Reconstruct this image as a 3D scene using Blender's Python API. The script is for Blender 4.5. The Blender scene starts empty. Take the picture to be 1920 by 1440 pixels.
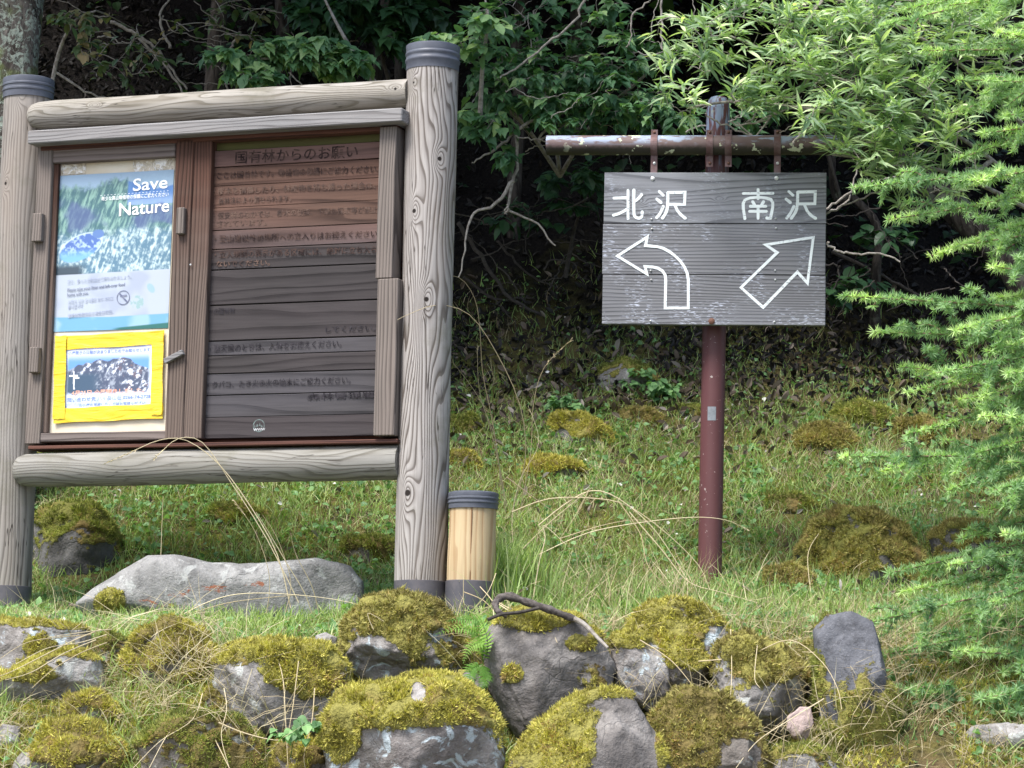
import bpy, math, random
import numpy as np
from mathutils import Vector, Matrix
RNG = np.random.default_rng(7)
random.seed(7)
SC = bpy.context.scene
COL = SC.collection

# ------------------------------------------------------------------ camera, sky, sun, exposure
FPX = 5600.0
PITCH = math.atan(730 / FPX)
ROLL = math.radians(1.35)
CAM = np.array([0.0, 0.0, 1.6])
def _rx(a): c, s = math.cos(a), math.sin(a); return np.array([[1, 0, 0], [0, c, -s], [0, s, c]])
def _rz(a): c, s = math.cos(a), math.sin(a); return np.array([[c, -s, 0], [s, c, 0], [0, 0, 1]])
RC = _rx(math.pi / 2 + PITCH) @ _rz(ROLL)
cd = bpy.data.cameras.new('camera'); cam = bpy.data.objects.new('camera', cd); COL.objects.link(cam)
cd.sensor_width = 36; cd.lens = 36 * FPX / 1920; cd.clip_end = 500; cd.clip_start = 0.1
M4 = Matrix([list(RC[i]) + [CAM[i]] for i in range(3)] + [[0, 0, 0, 1]])
cam.matrix_world = M4
SC.camera = cam

SUN_EL, SUN_AZ = 58.0, 222.0      # azimuth measured clockwise from +Y: behind the viewer, over the left shoulder
w = bpy.data.worlds.new('World'); SC.world = w; w.use_nodes = True
wn = w.node_tree; bg = wn.nodes['Background']
sky = wn.nodes.new('ShaderNodeTexSky'); sky.sky_type = 'NISHITA'; sky.sun_disc = False
sky.sun_elevation = math.radians(SUN_EL); sky.sun_rotation = math.radians(SUN_AZ)
sky.air_density = 1.0; sky.dust_density = 3.0
wn.links.new(sky.outputs[0], bg.inputs[0]); bg.inputs[1].default_value = 0.12
sl = bpy.data.lights.new('sun', 'SUN'); sun = bpy.data.objects.new('sun', sl); COL.objects.link(sun)
sl.energy = 2.6; sl.angle = math.radians(22); sl.color = (1.0, 0.97, 0.93)
_el, _az = math.radians(SUN_EL), math.radians(SUN_AZ)
sdir = Vector((math.sin(_az) * math.cos(_el), math.cos(_az) * math.cos(_el), math.sin(_el)))
sun.rotation_euler = sdir.to_track_quat('Z', 'Y').to_euler()
SC.view_settings.view_transform = 'Standard'; SC.view_settings.look = 'None'
SC.view_settings.gamma = 1.0; SC.view_settings.exposure = 1.3
SC.view_settings.use_curve_mapping = False
SC.cycles.max_bounces = 6; SC.cycles.diffuse_bounces = 3; SC.cycles.glossy_bounces = 2
SC.cycles.transmission_bounces = 3; SC.cycles.transparent_max_bounces = 4

# ------------------------------------------------------------------ pixels of the photograph -> places
def ray(px, py): return RC @ np.array([(px - 960) / FPX, -(py - 720) / FPX, -1.0])
def at(px, py, Y):
    d = ray(px, py); return CAM + d * Y / d[1]
def proj(P):
    q = (np.asarray(P) - CAM) @ RC
    return 960 - FPX * q[..., 0] / q[..., 2], 720 + FPX * q[..., 1] / q[..., 2]
class Plane:
    def __init__(s, O, deg):
        t = math.radians(deg); s.O = np.array(O); s.t = t
        s.U = np.array([math.cos(t), -math.sin(t), 0]); s.N = np.array([-math.sin(t), -math.cos(t), 0])
    def uv(s, px, py, w=0.0):
        d = ray(px, py); k = ((s.O + s.N * w - CAM) @ s.N) / (d @ s.N); q = CAM + d * k - s.O
        return float(q @ s.U), float(q[2])
    def __call__(s, px, py, w=0.0):
        u, v = s.uv(px, py, w); return (u, -w, v)
BP = Plane(at(790, 1120, 11.0), 21.0)
SP = Plane(at(1332, 1100, 11.8), 6.6)

# ------------------------------------------------------------------ numpy value noise
_perm = np.random.default_rng(3).random(65536)
def _h(ix, iy, iz): return _perm[(ix * 73856093 ^ iy * 19349663 ^ iz * 83492791) & 65535]
def vnoise(P):
    P = np.asarray(P, float); f = np.floor(P).astype(np.int64); t = P - f; t = t * t * (3 - 2 * t)
    x, y, z = f[..., 0], f[..., 1], f[..., 2]; tx, ty, tz = t[..., 0], t[..., 1], t[..., 2]
    def L(a, b, k): return a + (b - a) * k
    c = [[[_h(x + i, y + j, z + k) for k in (0, 1)] for j in (0, 1)] for i in (0, 1)]
    return L(L(L(c[0][0][0], c[1][0][0], tx), L(c[0][1][0], c[1][1][0], tx), ty),
             L(L(c[0][0][1], c[1][0][1], tx), L(c[0][1][1], c[1][1][1], tx), ty), tz) * 2 - 1
def fbm(P, o=4, g=0.5):
    P = np.asarray(P, float); r = 0; a = 1; s = 0
    for i in range(o):
        r = r + a * vnoise(P * 2 ** i + 17.3 * i); s += a; a *= g
    return r / s

# ------------------------------------------------------------------ terrain
_TY = np.array([-25, 8.9, 9.9, 10.0, 10.55, 10.8, 11.0, 11.9, 14.7, 18.5, 26, 60])
_TZ = np.array([-1.6, -1.6, -0.25, 0.0, 0.45, 0.545, 0.60, 0.765, 2.18, 6.5, 12.5, 26.0])
RECESS = [0.0]
def ground_z(x, y):
    x = np.asarray(x, float); y = np.asarray(y, float)
    yy = y + 0.25 * np.sin(x * 1.3 + 0.6) * np.clip((y - 12.2) / 2, 0, 1)
    z = np.interp(yy, _TY, _TZ)
    # rounded lip and smoother breaks
    z = 0.5 * z + 0.25 * np.interp(yy - 0.07, _TY, _TZ) + 0.25 * np.interp(yy + 0.07, _TY, _TZ)
    P = np.stack([x, y, np.zeros_like(x)], -1)
    amp = np.clip((y - 9.2) / 1.0, 0, 1)
    z = z + amp * (0.035 * fbm(P * 2.2, 3) + 0.012 * fbm(P * 9, 2)) + np.clip((y - 12) / 2, 0, 1) * 0.10 * fbm(P * 0.9 + 5, 2)
    z = z + np.clip((y - 14.8) / 2, 0, 1) * 0.28 * fbm(P * 1.1 + 9, 3)
    z = z - 0.085 * np.clip((-0.25 - x) / .5, 0, 1) * np.clip((y - 10.2) / .5, 0, 1) * np.clip((12.6 - y) / .9, 0, 1)
    z = z - 0.06 * np.clip((-1.2 - x) / .3, 0, 1) * np.clip((y - 10.9) / .3, 0, 1) * np.clip((12.2 - y) / .4, 0, 1)
    if RECESS[0]: z = z - RECESS[0] * np.clip((x + .95) / .25, 0, 1) * np.clip((1.15 - x) / .25, 0, 1) * np.clip((y - 9.75) / .1, 0, 1) * np.clip((10.60 - y) / .12, 0, 1)
    return z + 1.6
def hit(px, py):
    d = ray(px, py); Y = np.linspace(9.3, 24, 1400); P = CAM + d[None] * (Y / d[1])[:, None]
    below = P[:, 2] < ground_z(P[:, 0], P[:, 1]); i = int(np.argmax(below)) if below.any() else len(Y) - 1
    return P[i]

# ------------------------------------------------------------------ node helper
class NT:
    def __init__(s, name):
        s.m = bpy.data.materials.new(name); s.m.use_nodes = True; s.t = s.m.node_tree
        s.t.nodes.clear(); s.out = s.t.nodes.new('ShaderNodeOutputMaterial')
    def node(s, typ, **k):
        n = s.t.nodes.new(typ)
        for a, b in k.items(): setattr(n, a, b)
        return n
    def put(s, sock, v):
        if hasattr(v, 'links') or isinstance(v, bpy.types.NodeSocket): s.t.links.new(v, sock)
        elif v is not None:
            if isinstance(v, (tuple, list)) and len(v) == 3 and sock.type == 'RGBA': v = (*v, 1)
            sock.default_value = v
    def math(s, op, a, b=None, c=None, clamp=False):
        n = s.node('ShaderNodeMath', operation=op, use_clamp=clamp); s.put(n.inputs[0], a)
        if b is not None: s.put(n.inputs[1], b)
        if c is not None: s.put(n.inputs[2], c)
        return n.outputs[0]
    def mix(s, f, a, b, mode='MIX'):
        n = s.node('ShaderNodeMix', data_type='RGBA', blend_type=mode); s.put(n.inputs[0], f)
        s.put(n.inputs[6], a); s.put(n.inputs[7], b); return n.outputs[2]
    def ramp(s, f, stops, interp='LINEAR'):
        n = s.node('ShaderNodeValToRGB'); s.put(n.inputs[0], f); cr = n.color_ramp; cr.interpolation = interp
        while len(cr.elements) > 1: cr.elements.remove(cr.elements[-1])
        for i, (p, c) in enumerate(stops):
            e = cr.elements[0] if i == 0 else cr.elements.new(p)
            e.position = p; e.color = (*c, 1) if isinstance(c, (tuple, list)) else (c, c, c, 1)
        return n.outputs[0]
    def smooth(s, f, a, b):
        n = s.node('ShaderNodeMapRange', interpolation_type='SMOOTHSTEP'); s.put(n.inputs[0], f)
        n.inputs[1].default_value = a; n.inputs[2].default_value = b; return n.outputs[0]
    def obj(s): return s.node('ShaderNodeTexCoord').outputs['Object']
    def mapping(s, v, scale=(1, 1, 1), loc=(0, 0, 0), rot=(0, 0, 0)):
        n = s.node('ShaderNodeMapping'); s.put(n.inputs[0], v); n.inputs[1].default_value = loc
        n.inputs[2].default_value = rot; n.inputs[3].default_value = scale; return n.outputs[0]
    def noise(s, v, scale=5, detail=3, rough=0.5, dist=0.0):
        n = s.node('ShaderNodeTexNoise'); s.put(n.inputs['Vector'], v); n.inputs['Scale'].default_value = scale
        n.inputs['Detail'].default_value = detail; n.inputs['Roughness'].default_value = rough
        n.inputs['Distortion'].default_value = dist; return n.outputs['Fac']
    def voro(s, v, scale=5, feature='F1'):
        n = s.node('ShaderNodeTexVoronoi', feature=feature); s.put(n.inputs['Vector'], v); n.inputs['Scale'].default_value = scale
        return n.outputs['Distance']
    def attr(s, name, what='Fac', typ='GEOMETRY'):
        n = s.node('ShaderNodeAttribute', attribute_name=name, attribute_type=typ); return n.outputs[what]
    def bump(s, h, strength=0.5, dist=0.01):
        n = s.node('ShaderNodeBump'); s.put(n.inputs['Height'], h); n.inputs['Strength'].default_value = strength
        n.inputs['Distance'].default_value = dist; return n.outputs[0]
    def finish(s, col, rough=0.8, normal=None, metal=0.0, spec=0.3, translucent=0.0, tcol=None, alpha=None):
        p = s.node('ShaderNodeBsdfPrincipled'); s.put(p.inputs['Base Color'], col); s.put(p.inputs['Roughness'], rough)
        s.put(p.inputs['Metallic'], metal); s.put(p.inputs['Specular IOR Level'], spec)
        if normal is not None: s.t.links.new(normal, p.inputs['Normal'])
        o = p.outputs[0]
        if translucent:
            tr = s.node('ShaderNodeBsdfTranslucent'); s.put(tr.inputs[0], tcol if tcol is not None else col)
            mx = s.node('ShaderNodeMixShader'); mx.inputs[0].default_value = translucent
            s.t.links.new(o, mx.inputs[1]); s.t.links.new(tr.outputs[0], mx.inputs[2]); o = mx.outputs[0]
        s.t.links.new(o, s.out.inputs[0]); return s.m

# ------------------------------------------------------------------ object helpers
def link(name, me, mat=None, parent=None):
    o = bpy.data.objects.new(name, me); COL.objects.link(o)
    if parent is not None: o.parent = parent
    if mat is not None and me is not None: me.materials.append(mat)
    return o
def tag(o, label=None, cat=None, group=None, kind=None):
    if label: o['label'] = label
    if cat: o['category'] = cat
    if group: o['group'] = group
    if kind: o['kind'] = kind
    return o
def thing(name, label, cat, loc=(0, 0, 0), rz=0.0, group=None):
    o = bpy.data.objects.new(name, None); COL.objects.link(o); o.empty_display_size = 0.1
    o.location = loc; o.rotation_euler = (0, 0, rz); return tag(o, label, cat, group)
def mesh_np(name, V, F, attrs=None, smooth=False):
    V = np.ascontiguousarray(V, dtype=np.float32); F = np.ascontiguousarray(F, dtype=np.int32); k = F.shape[1]
    me = bpy.data.meshes.new(name); me.vertices.add(len(V)); me.vertices.foreach_set('co', V.ravel())
    me.loops.add(F.size); me.loops.foreach_set('vertex_index', F.ravel())
    me.polygons.add(len(F)); me.polygons.foreach_set('loop_start', np.arange(0, F.size, k, dtype=np.int32))
    me.polygons.foreach_set('use_smooth', np.full(len(F), smooth, dtype=bool))
    for n, a in (attrs or {}).items():
        a = np.asarray(a, dtype=np.float32)
        if a.ndim == 1:
            at_ = me.attributes.new(n, 'FLOAT', 'POINT'); at_.data.foreach_set('value', a)
        else:
            at_ = me.attributes.new(n, 'FLOAT_COLOR', 'POINT')
            at_.data.foreach_set('color', np.concatenate([a, np.ones((len(a), 1), np.float32)], 1).ravel())
    me.update(); me.validate(); return me
class MB:
    """collects boxes, bars and tubes; build() links them as one mesh object"""
    def __init__(s): s.v = []; s.f = []
    def add(s, V, F):
        n = len(s.v); s.v += [tuple(map(float, p)) for p in V]; s.f += [tuple(int(i) + n for i in f) for f in F]
    def box(s, a, b, ch=0.0):
        x0, y0, z0 = [min(p, q) for p, q in zip(a, b)]; x1, y1, z1 = [max(p, q) for p, q in zip(a, b)]
        c = min(ch, (x1 - x0) / 3, (y1 - y0) / 3, (z1 - z0) / 3)
        if c <= 0:
            V = [(x, y, z) for x in (x0, x1) for y in (y0, y1) for z in (z0, z1)]
            s.add(V, [(0, 1, 3, 2), (4, 6, 7, 5), (0, 4, 5, 1), (2, 3, 7, 6), (0, 2, 6, 4), (1, 5, 7, 3)]); return
        V = []
        for X, sx in ((x0, 1), (x1, -1)):
            for Y, sy in ((y0, 1), (y1, -1)):
                for Z, sz in ((z0, 1), (z1, -1)):
                    V += [(X, Y + sy * c, Z + sz * c), (X + sx * c, Y, Z + sz * c), (X + sx * c, Y + sy * c, Z)]
        def i(a_, b_, c_, k): return ((a_ * 2 + b_) * 2 + c_) * 3 + k
        F = []
        for X in (0, 1): F.append((i(X, 0, 0, 0), i(X, 0, 1, 0), i(X, 1, 1, 0), i(X, 1, 0, 0)))
        for Y in (0, 1): F.append((i(0, Y, 0, 1), i(1, Y, 0, 1), i(1, Y, 1, 1), i(0, Y, 1, 1)))
        for Z in (0, 1): F.append((i(0, 0, Z, 2), i(0, 1, Z, 2), i(1, 1, Z, 2), i(1, 0, Z, 2)))
        for X in (0, 1):
            for Y in (0, 1): F.append((i(X, Y, 0, 0), i(X, Y, 0, 1), i(X, Y, 1, 1), i(X, Y, 1, 0)))
            for Z in (0, 1): F.append((i(X, 0, Z, 0), i(X, 0, Z, 2), i(X, 1, Z, 2), i(X, 1, Z, 0)))
        for Y in (0, 1):
            for Z in (0, 1): F.append((i(0, Y, Z, 1), i(0, Y, Z, 2), i(1, Y, Z, 2), i(1, Y, Z, 1)))
            for X in (0, 1):
                for Z in (0, 1): F.append((i(X, Y, Z, 0), i(X, Y, Z, 1), i(X, Y, Z, 2)))
        s.add(V, F)
    def tube(s, pts, radii, sides=8, caps=True):
        P = np.array(pts, float); n = len(P); R = np.full(n, radii, float) if np.isscalar(radii) else np.array(radii, float)
        T = np.gradient(P, axis=0); T /= np.linalg.norm(T, axis=1)[:, None] + 1e-9
        ref = np.array([0.0, 0, 1]) if abs(T[0][2]) < 0.9 else np.array([1.0, 0, 0])
        X = np.cross(T[0], ref); X /= np.linalg.norm(X); V = []
        for i in range(n):
            X = X - T[i] * (X @ T[i]); X /= np.linalg.norm(X) + 1e-9; Yv = np.cross(T[i], X)
            for k in range(sides):
                a = 2 * math.pi * k / sides; V.append(P[i] + R[i] * (X * math.cos(a) + Yv * math.sin(a)))
        F = [(i * sides + k, i * sides + (k + 1) % sides, (i + 1) * sides + (k + 1) % sides, (i + 1) * sides + k) for i in range(n - 1) for k in range(sides)]
        if caps: F += [tuple(range(sides))[::-1], tuple((n - 1) * sides + k for k in range(sides))]
        s.add(V, F)
    def lathe(s, prof, sides=32, c=(0, 0, 0)):
        V = [(c[0] + r * math.cos(2 * math.pi * k / sides), c[1] + r * math.sin(2 * math.pi * k / sides), c[2] + z) for r, z in prof for k in range(sides)]
        F = [(i * sides + k, i * sides + (k + 1) % sides, (i + 1) * sides + (k + 1) % sides, (i + 1) * sides + k) for i in range(len(prof) - 1) for k in range(sides)]
        F += [tuple(range(sides))[::-1], tuple((len(prof) - 1) * sides + k for k in range(sides))]
        s.add(V, F)
    def build(s, name, mat, parent=None, smooth=False, attrs=None):
        me = bpy.data.meshes.new(name); me.from_pydata(s.v, [], s.f); me.update()
        if smooth:
            me.polygons.foreach_set('use_smooth', np.ones(len(me.polygons), bool))
            try: me.set_sharp_from_angle(angle=math.radians(40))
            except Exception: pass
        return link(name, me, mat, parent)
def norm(v): return v / (np.linalg.norm(v, axis=-1, keepdims=True) + 1e-9)
def inst(tv, tt, O, D, N, S, W=None):
    """copies template (y = axis, x = width, z = normal) at O along D, normal near N, size S, width factor W"""
    D = norm(D); X = norm(np.cross(D, N)); Z = np.cross(X, D); n = len(O); k = len(tv)
    S = np.broadcast_to(S, (n,)); W = np.ones(n) if W is None else np.broadcast_to(W, (n,))
    V = (O[:, None, :] + S[:, None, None] * ((tv[None, :, 0:1] * W[:, None, None]) * X[:, None, :] + tv[None, :, 1:2] * D[:, None, :] + tv[None, :, 2:3] * Z[:, None, :]))
    F = tt[None] + (np.arange(n) * k)[:, None, None]
    return V.reshape(-1, 3), F.reshape(-1, tt.shape[1])
def leaf_tpl(outline, fold=0.10, droop=0.10):
    """outline: half widths at y; two halves folded along the midrib"""
    V = []; T = []
    n = len(outline)
    for y, h in outline:
        z = -droop * y * y
        V += [(-h, y, z + fold * h * 2), (0, y, z), (h, y, z + fold * h * 2)]
    for i in range(n - 1):
        a = i * 3; b = a + 3
        T += [(a, b, a + 1), (b, b + 1, a + 1), (a + 1, b + 1, a + 2), (b + 1, b + 2, a + 2)]
    return np.array(V, float), np.array(T)
LEAF_BROAD = leaf_tpl([(0, .02), (.08, .30), (.3, .44), (.55, .38), (.8, .18), (1.0, .0)], .12, .25)
LEAF_LOBED = leaf_tpl([(0, .02), (.0, .28), (.25, .50), (.42, .40), (.5, .46), (.72, .20), (1.0, .0)], .12, .25)
LEAF_OVATE = leaf_tpl([(0, .02), (.04, .20), (.22, .36), (.42, .33), (.52, .30), (.60, .20), (.80, .10), (1.0, .0)], .10, .30)
LEAF_OVAL = leaf_tpl([(0, .01), (.25, .20), (.55, .24), (.8, .15), (1.0, .0)], .1, .3)
LEAF_NARROW = leaf_tpl([(0, .01), (.3, .09), (.6, .085), (1.0, .0)], .1, .45)
LEAF_DRY = leaf_tpl([(0, .02), (.3, .26), (.7, .22), (1.0, .02)], .55, -.5)
def rosette(n, seed):
    r = np.random.default_rng(seed); V = []; T = []
    for i in range(n):
        a = r.uniform(0, 2 * math.pi); p = math.radians(r.uniform(35, 100)); L = r.uniform(.75, 1.1)
        d = np.array([math.sin(p) * math.cos(a), math.cos(p), math.sin(p) * math.sin(a)]); s = norm(np.cross(d, r.normal(size=3))) * 0.05
        V += [-s, s, d * L * .6 + s * .9, d * L * .6 - s * .9, d * L]; k = i * 5
        T += [(k, k + 1, k + 2), (k, k + 2, k + 3), (k + 3, k + 2, k + 4)]
    return np.array(V), np.array(T)
ROS = rosette(24, 1)
def blade_tpl(seg=3, bend=.35):
    V = []; T = []
    for i in range(seg):
        t = i / seg; h = .5 * (1 - t ** 1.6 * .75); V += [(-h, t * (1 - bend * t * .4), bend * t * t), (h, t * (1 - bend * t * .4), bend * t * t)]
    V.append((0, 1 - bend * .4, bend)); n = 2 * seg
    for i in range(seg - 1): a = 2 * i; T += [(a, a + 1, a + 3), (a, a + 3, a + 2)]
    T.append((n - 2, n - 1, n)); return np.array(V), np.array(T)
BL = [blade_tpl(3, b) for b in (.15, .45, .8)]
def tuftlet(n, seed):
    r = np.random.default_rng(seed); V = []; T = []
    for i in range(n):
        a = r.uniform(0, 2 * math.pi); t = r.uniform(.1, .9); d = norm(np.array([math.cos(a) * t, 1, math.sin(a) * t])); s = norm(np.cross(d, r.normal(size=3))) * .12
        o = np.array([math.cos(a), 0, math.sin(a)]) * .25; L = r.uniform(.6, 1.15); V += [o - s, o + s, o + d * L]; T.append((3 * i, 3 * i + 1, 3 * i + 2))
    return np.array(V), np.array(T)
TUFT = tuftlet(7, 4)
def scatter_obj(name, parts, mat, parent=None):
    """parts: list of (V, F, rnd)"""
    V = []; F = []; A = []; n = 0
    for v, f, a in parts: V.append(v); F.append(f + n); A.append(a); n += len(v)
    return link(name, mesh_np(name, np.concatenate(V), np.concatenate(F), {'rnd': np.concatenate(A)}), mat, parent)

# ------------------------------------------------------------------ materials
def wood_mat(name, light, dark, axis='Z', freq=9.0, knots=(), base=14.0, stretch=7.0, tint=None, fleck=0.0, seed=0.0, contrast=1.0, gradz=None, warp=1.0, dirt=None, zr=.13, crack=0.0):
    n = NT(name); co = n.obj(); s = stretch
    sc = {'Z': (s, s, s * zr), 'X': (s * zr, s, s)}[axis]
    h = n.noise(n.mapping(co, sc, (seed, seed * 1.7, seed * .6)), 1.0, 2.0, .45)
    fine_sc = {'Z': (120, 120, 5), 'X': (5, 120, 120)}[axis]
    fine = n.noise(n.mapping(co, fine_sc), 1.0, 2.0)
    sep = n.node('ShaderNodeSeparateXYZ'); n.put(sep.inputs[0], co)
    cross = sep.outputs[0] if axis == 'Z' else sep.outputs[2]
    f = n.math('ADD', n.math('MULTIPLY', h, freq * warp), n.math('MULTIPLY', cross, base))
    kmask = None
    for (kx, ky, kz, kr) in knots:
        q = n.node('ShaderNodeVectorMath', operation='SUBTRACT'); n.put(q.inputs[0], co); q.inputs[1].default_value = (kx, ky, kz)
        sq = n.mapping(q.outputs[0], {'Z': (1, 1, .5), 'X': (.5, 1, 1)}[axis])
        L = n.node('ShaderNodeVectorMath', operation='LENGTH'); n.put(L.inputs[0], sq); d = L.outputs['Value']
        L2 = n.node('ShaderNodeVectorMath', operation='LENGTH'); n.put(L2.inputs[0], q.outputs[0])
        g = n.math('POWER', 2.718, n.math('MULTIPLY', n.math('POWER', n.math('DIVIDE', d, kr * 2.6), 2.0), -1.0))
        f = n.math('ADD', f, n.math('MULTIPLY', g, 4.0))
        km = n.smooth(L2.outputs['Value'], kr * 1.15, kr * .75)
        kmask = km if kmask is None else n.math('MAXIMUM', kmask, km)
    rings = n.math('FRACT', f)
    prof = n.ramp(rings, [(0, .15), (.25, .0), (.62, .35), (.82, 1.0), (.97, .9), (1.0, .15)])
    amt = n.math('MULTIPLY', prof, n.math('MULTIPLY_ADD', n.noise(co, 6, 2), .9, .35 * contrast), clamp=True)
    col = n.mix(amt, light, dark)
    big = n.noise(n.mapping(co, {'Z': (5, 5, 1.2), 'X': (1.2, 5, 5)}[axis], (seed + 3, 0, 0)), 1.0, 3)
    if tint: col = n.mix(n.math('MULTIPLY', n.smooth(big, .38, .68), .75), col, n.mix(.5, col, tint))
    col = n.mix(n.math('MULTIPLY', n.smooth(fine, .35, .75), .45), col, n.mix(.55, col, dark))
    if gradz:      # weathering that changes from board to board height: (z0, z1, colour)
        g = n.smooth(n.math('ADD', sep.outputs[2], n.math('MULTIPLY', n.noise(n.mapping(co, (1.5, 1, 16)), 1, 2), .22)), gradz[0], gradz[1])
        col = n.mix(g, col, n.mix(1.0, col, gradz[2], 'MULTIPLY'))
    if dirt:
        dm = n.smooth(n.noise(n.mapping(co, (4, 4, 4), (9, 2, 5)), 1, 5, .65), .52, .66); col = n.mix(n.math('MULTIPLY', dm, .7), col, dirt)
    if fleck:
        fl = n.smooth(n.noise(n.mapping(co, (45, 100, 260)), 1.0, 3, .6), .56, .62)
        reg = n.smooth(n.noise(co, 6.5, 2), .42, .60)
        col = n.mix(n.math('MULTIPLY', n.math('MULTIPLY', fl, reg), fleck), col, (.55, .6, .72))
    if crack:
        ck = n.noise(n.mapping(co, {'Z': (26, 26, 1.1), 'X': (1.1, 26, 26)}[axis], (1.3, seed, 4)), 1.0, 3, .6); ck = n.smooth(n.math('ABSOLUTE', n.math('SUBTRACT', ck, .5)), .010, .002)
        ck = n.math('MULTIPLY', ck, n.smooth(n.noise(co, 4.5, 2), .46, .58)); col = n.mix(n.math('MULTIPLY', ck, crack), col, (.03, .024, .02))
        st = n.smooth(n.noise(n.mapping(co, (3.5, 3.5, 3.5), (7, 3, seed)), 1, 6, .72), .50, .72); col = n.mix(n.math('MULTIPLY', st, .45), col, (.13, .125, .085))
    if kmask is not None: col = n.mix(kmask, col, (.02, .016, .014))
    hb = n.math('ADD', n.math('MULTIPLY', amt, -.6), n.math('MULTIPLY', fine, .3))
    return n.finish(col, .82, n.bump(hb, .5, .003), spec=.2)
def simple_mat(name, col, rough=.6, metal=0., spots=None, scale=30, bump=.2, spec=.3):
    n = NT(name); co = n.obj(); f = n.noise(co, scale, 4, .6)
    c = n.mix(n.smooth(f, .35, .7), col, spots if spots else tuple(k * .7 for k in col))
    return n.finish(c, rough, n.bump(f, bump, .002), metal=metal, spec=spec)
def leaf_mat(name, stops, trans=.35, rough=.5, spec=.35, tmul=1.3):
    n = NT(name); r = n.attr('rnd'); c = n.ramp(r, stops)
    t = n.mix(1.0, c, (tmul, tmul * 1.15, tmul * .45), 'MULTIPLY')
    return n.finish(c, rough, spec=spec, translucent=trans, tcol=t)

LG, DK, BR = (.37, .35, .335), (.095, .08, .07), (.235, .185, .145)
def knots_on(plist, R, axu, w0=0.0):
    out = []
    for px, py, r in plist:
        u, _, v = BP(px, py, R * .8); du = max(-R * .95, min(R * .95, u - axu)); out.append((u, -(w0 + math.sqrt(R * R - du * du)), v, r))
    return out
PR = 0.0955
M_POST_R = wood_mat('wood_post_tall', LG, DK, 'Z', 15.0, knots_on([(779, 156, .007), (824, 297, .009), (780, 397, .009), (802, 562, .010), (768, 925, .013), (851, 172, .007)], PR, -.005), 78, 6.5, BR, seed=2.3, zr=.17, contrast=1.4, crack=.85)
M_POST_L = wood_mat('wood_post_left', (.30, .28, .26), (.125, .115, .105), 'Z', 8.0, knots_on([(41, 175, .010), (14, 345, .007)], PR, -1.748), 70, 6, BR, seed=5.1, zr=.17, contrast=1.2, crack=.85)
M_RAIL = wood_mat('wood_rail', (.31, .295, .27), (.12, .108, .088), 'X', 15, [(BP(178, 196, .11)[0], -.115, BP(178, 196, .11)[2], .005), (BP(385, 176, .1)[0], -.11, BP(385, 176, .1)[2], .005), (BP(742, 167, .08)[0], -.08, BP(742, 167, .08)[2], .007)], 75, 8, (.23, .20, .14), seed=1.2, zr=.15, contrast=1.1, crack=.7)
M_RAIL2 = wood_mat('wood_lower_rail', (.255, .25, .235), (.105, .098, .085), 'X', 12.0, (), 60, 8, (.21, .20, .16), seed=7.7, zr=.16, crack=.7)
M_FRAME_V = wood_mat('wood_frame_upright', (.145, .112, .095), (.038, .028, .024), 'Z', 7.0, (), 75, 7, (.18, .13, .11), seed=3.3, gradz=(1.2, 1.75, (.62, .42, .36)))
M_FRAME_L = wood_mat('wood_frame_pale', (.19, .165, .148), (.055, .047, .043), 'Z', 8.0, (), 80, 7, (.2, .16, .14), seed=8.3)
M_FRAME_H = wood_mat('wood_frame_rail', (.19, .165, .155), (.05, .042, .04), 'X', 3.5, (), 40, 9, (.2, .15, .13), seed=4.3)
M_EAVE = wood_mat('wood_eave', (.225, .225, .23), (.08, .078, .08), 'X', 8, (), 70, 9, (.3, .28, .27), seed=6.1)
M_DARK = wood_mat('wood_dark_red', (.12, .055, .04), (.04, .02, .018), 'X', 3.0, (), 40, 9, seed=2.1)  # dark red timber of beam, back board and base strip
M_PLANK = wood_mat('wood_text_plank', (.050, .045, .046), (.015, .013, .014), 'X', 4.5, (), 22, 7, (.075, .062, .066), seed=9.4, gradz=(1.36, 1.62, (2.3, 1.5, 1.1)))
M_PLANK2 = wood_mat('wood_text_plank_grey', (.068, .064, .068), (.020, .019, .021), 'X', 5.5, (), 14, 6, (.09, .085, .098), seed=12.4, gradz=(1.3, 1.62, (2.2, 1.4, 1.1)))
M_MOSSP = wood_mat('wood_mossy_plank', (.10, .10, .035), (.05, .035, .02), 'X', 3, (), 30, 8, seed=1.9)
M_SIGN = wood_mat('wood_sign_plank', (.19, .195, .21), (.06, .06, .068), 'X', 7, (), 70, 5, (.22, .23, .265), fleck=.65, seed=3.7)
M_SIGN1 = wood_mat('wood_sign_top_plank', (.215, .225, .245), (.065, .067, .075), 'X', 14.0, [(-.31, -.12, 1.52, .006), (.02, -.12, 1.53, .004)], 40, 5, (.24, .25, .29), fleck=.3, seed=5.9)
M_FRESH = wood_mat('wood_fresh_log', (.48, .38, .235), (.30, .185, .09), 'Z', 4, (), 40, 9, (.36, .33, .26), seed=4.4, contrast=.8, crack=.6)
M_CAP = simple_mat('cap_dark_plastic', (.075, .082, .105), .45, 0, (.10, .11, .135), 18, .15)
M_COLLAR = simple_mat('collar_dark_steel', (.085, .085, .10), .5, .3, (.13, .12, .13), 14, .2)
M_NAIL = simple_mat('nail_zinc', (.75, .78, .8), .35, .3, (.5, .5, .5), 60, .1)
M_RUST = simple_mat('bolt_rust', (.14, .07, .05), .7, .2, (.07, .045, .04), 40, .4)
def paint_worn():
    n = NT('white_sign_paint'); co = n.obj(); c = n.mix(n.noise(co, 30, 3), (.62, .68, .70), (.80, .86, .88)); c = n.mix(n.smooth(n.noise(n.mapping(co, (60, 60, 160)), 1, 3, .6), .60, .66), c, (.34, .36, .40)); return n.finish(c, .7, spec=.2)
M_WRITE = paint_worn()
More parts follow.
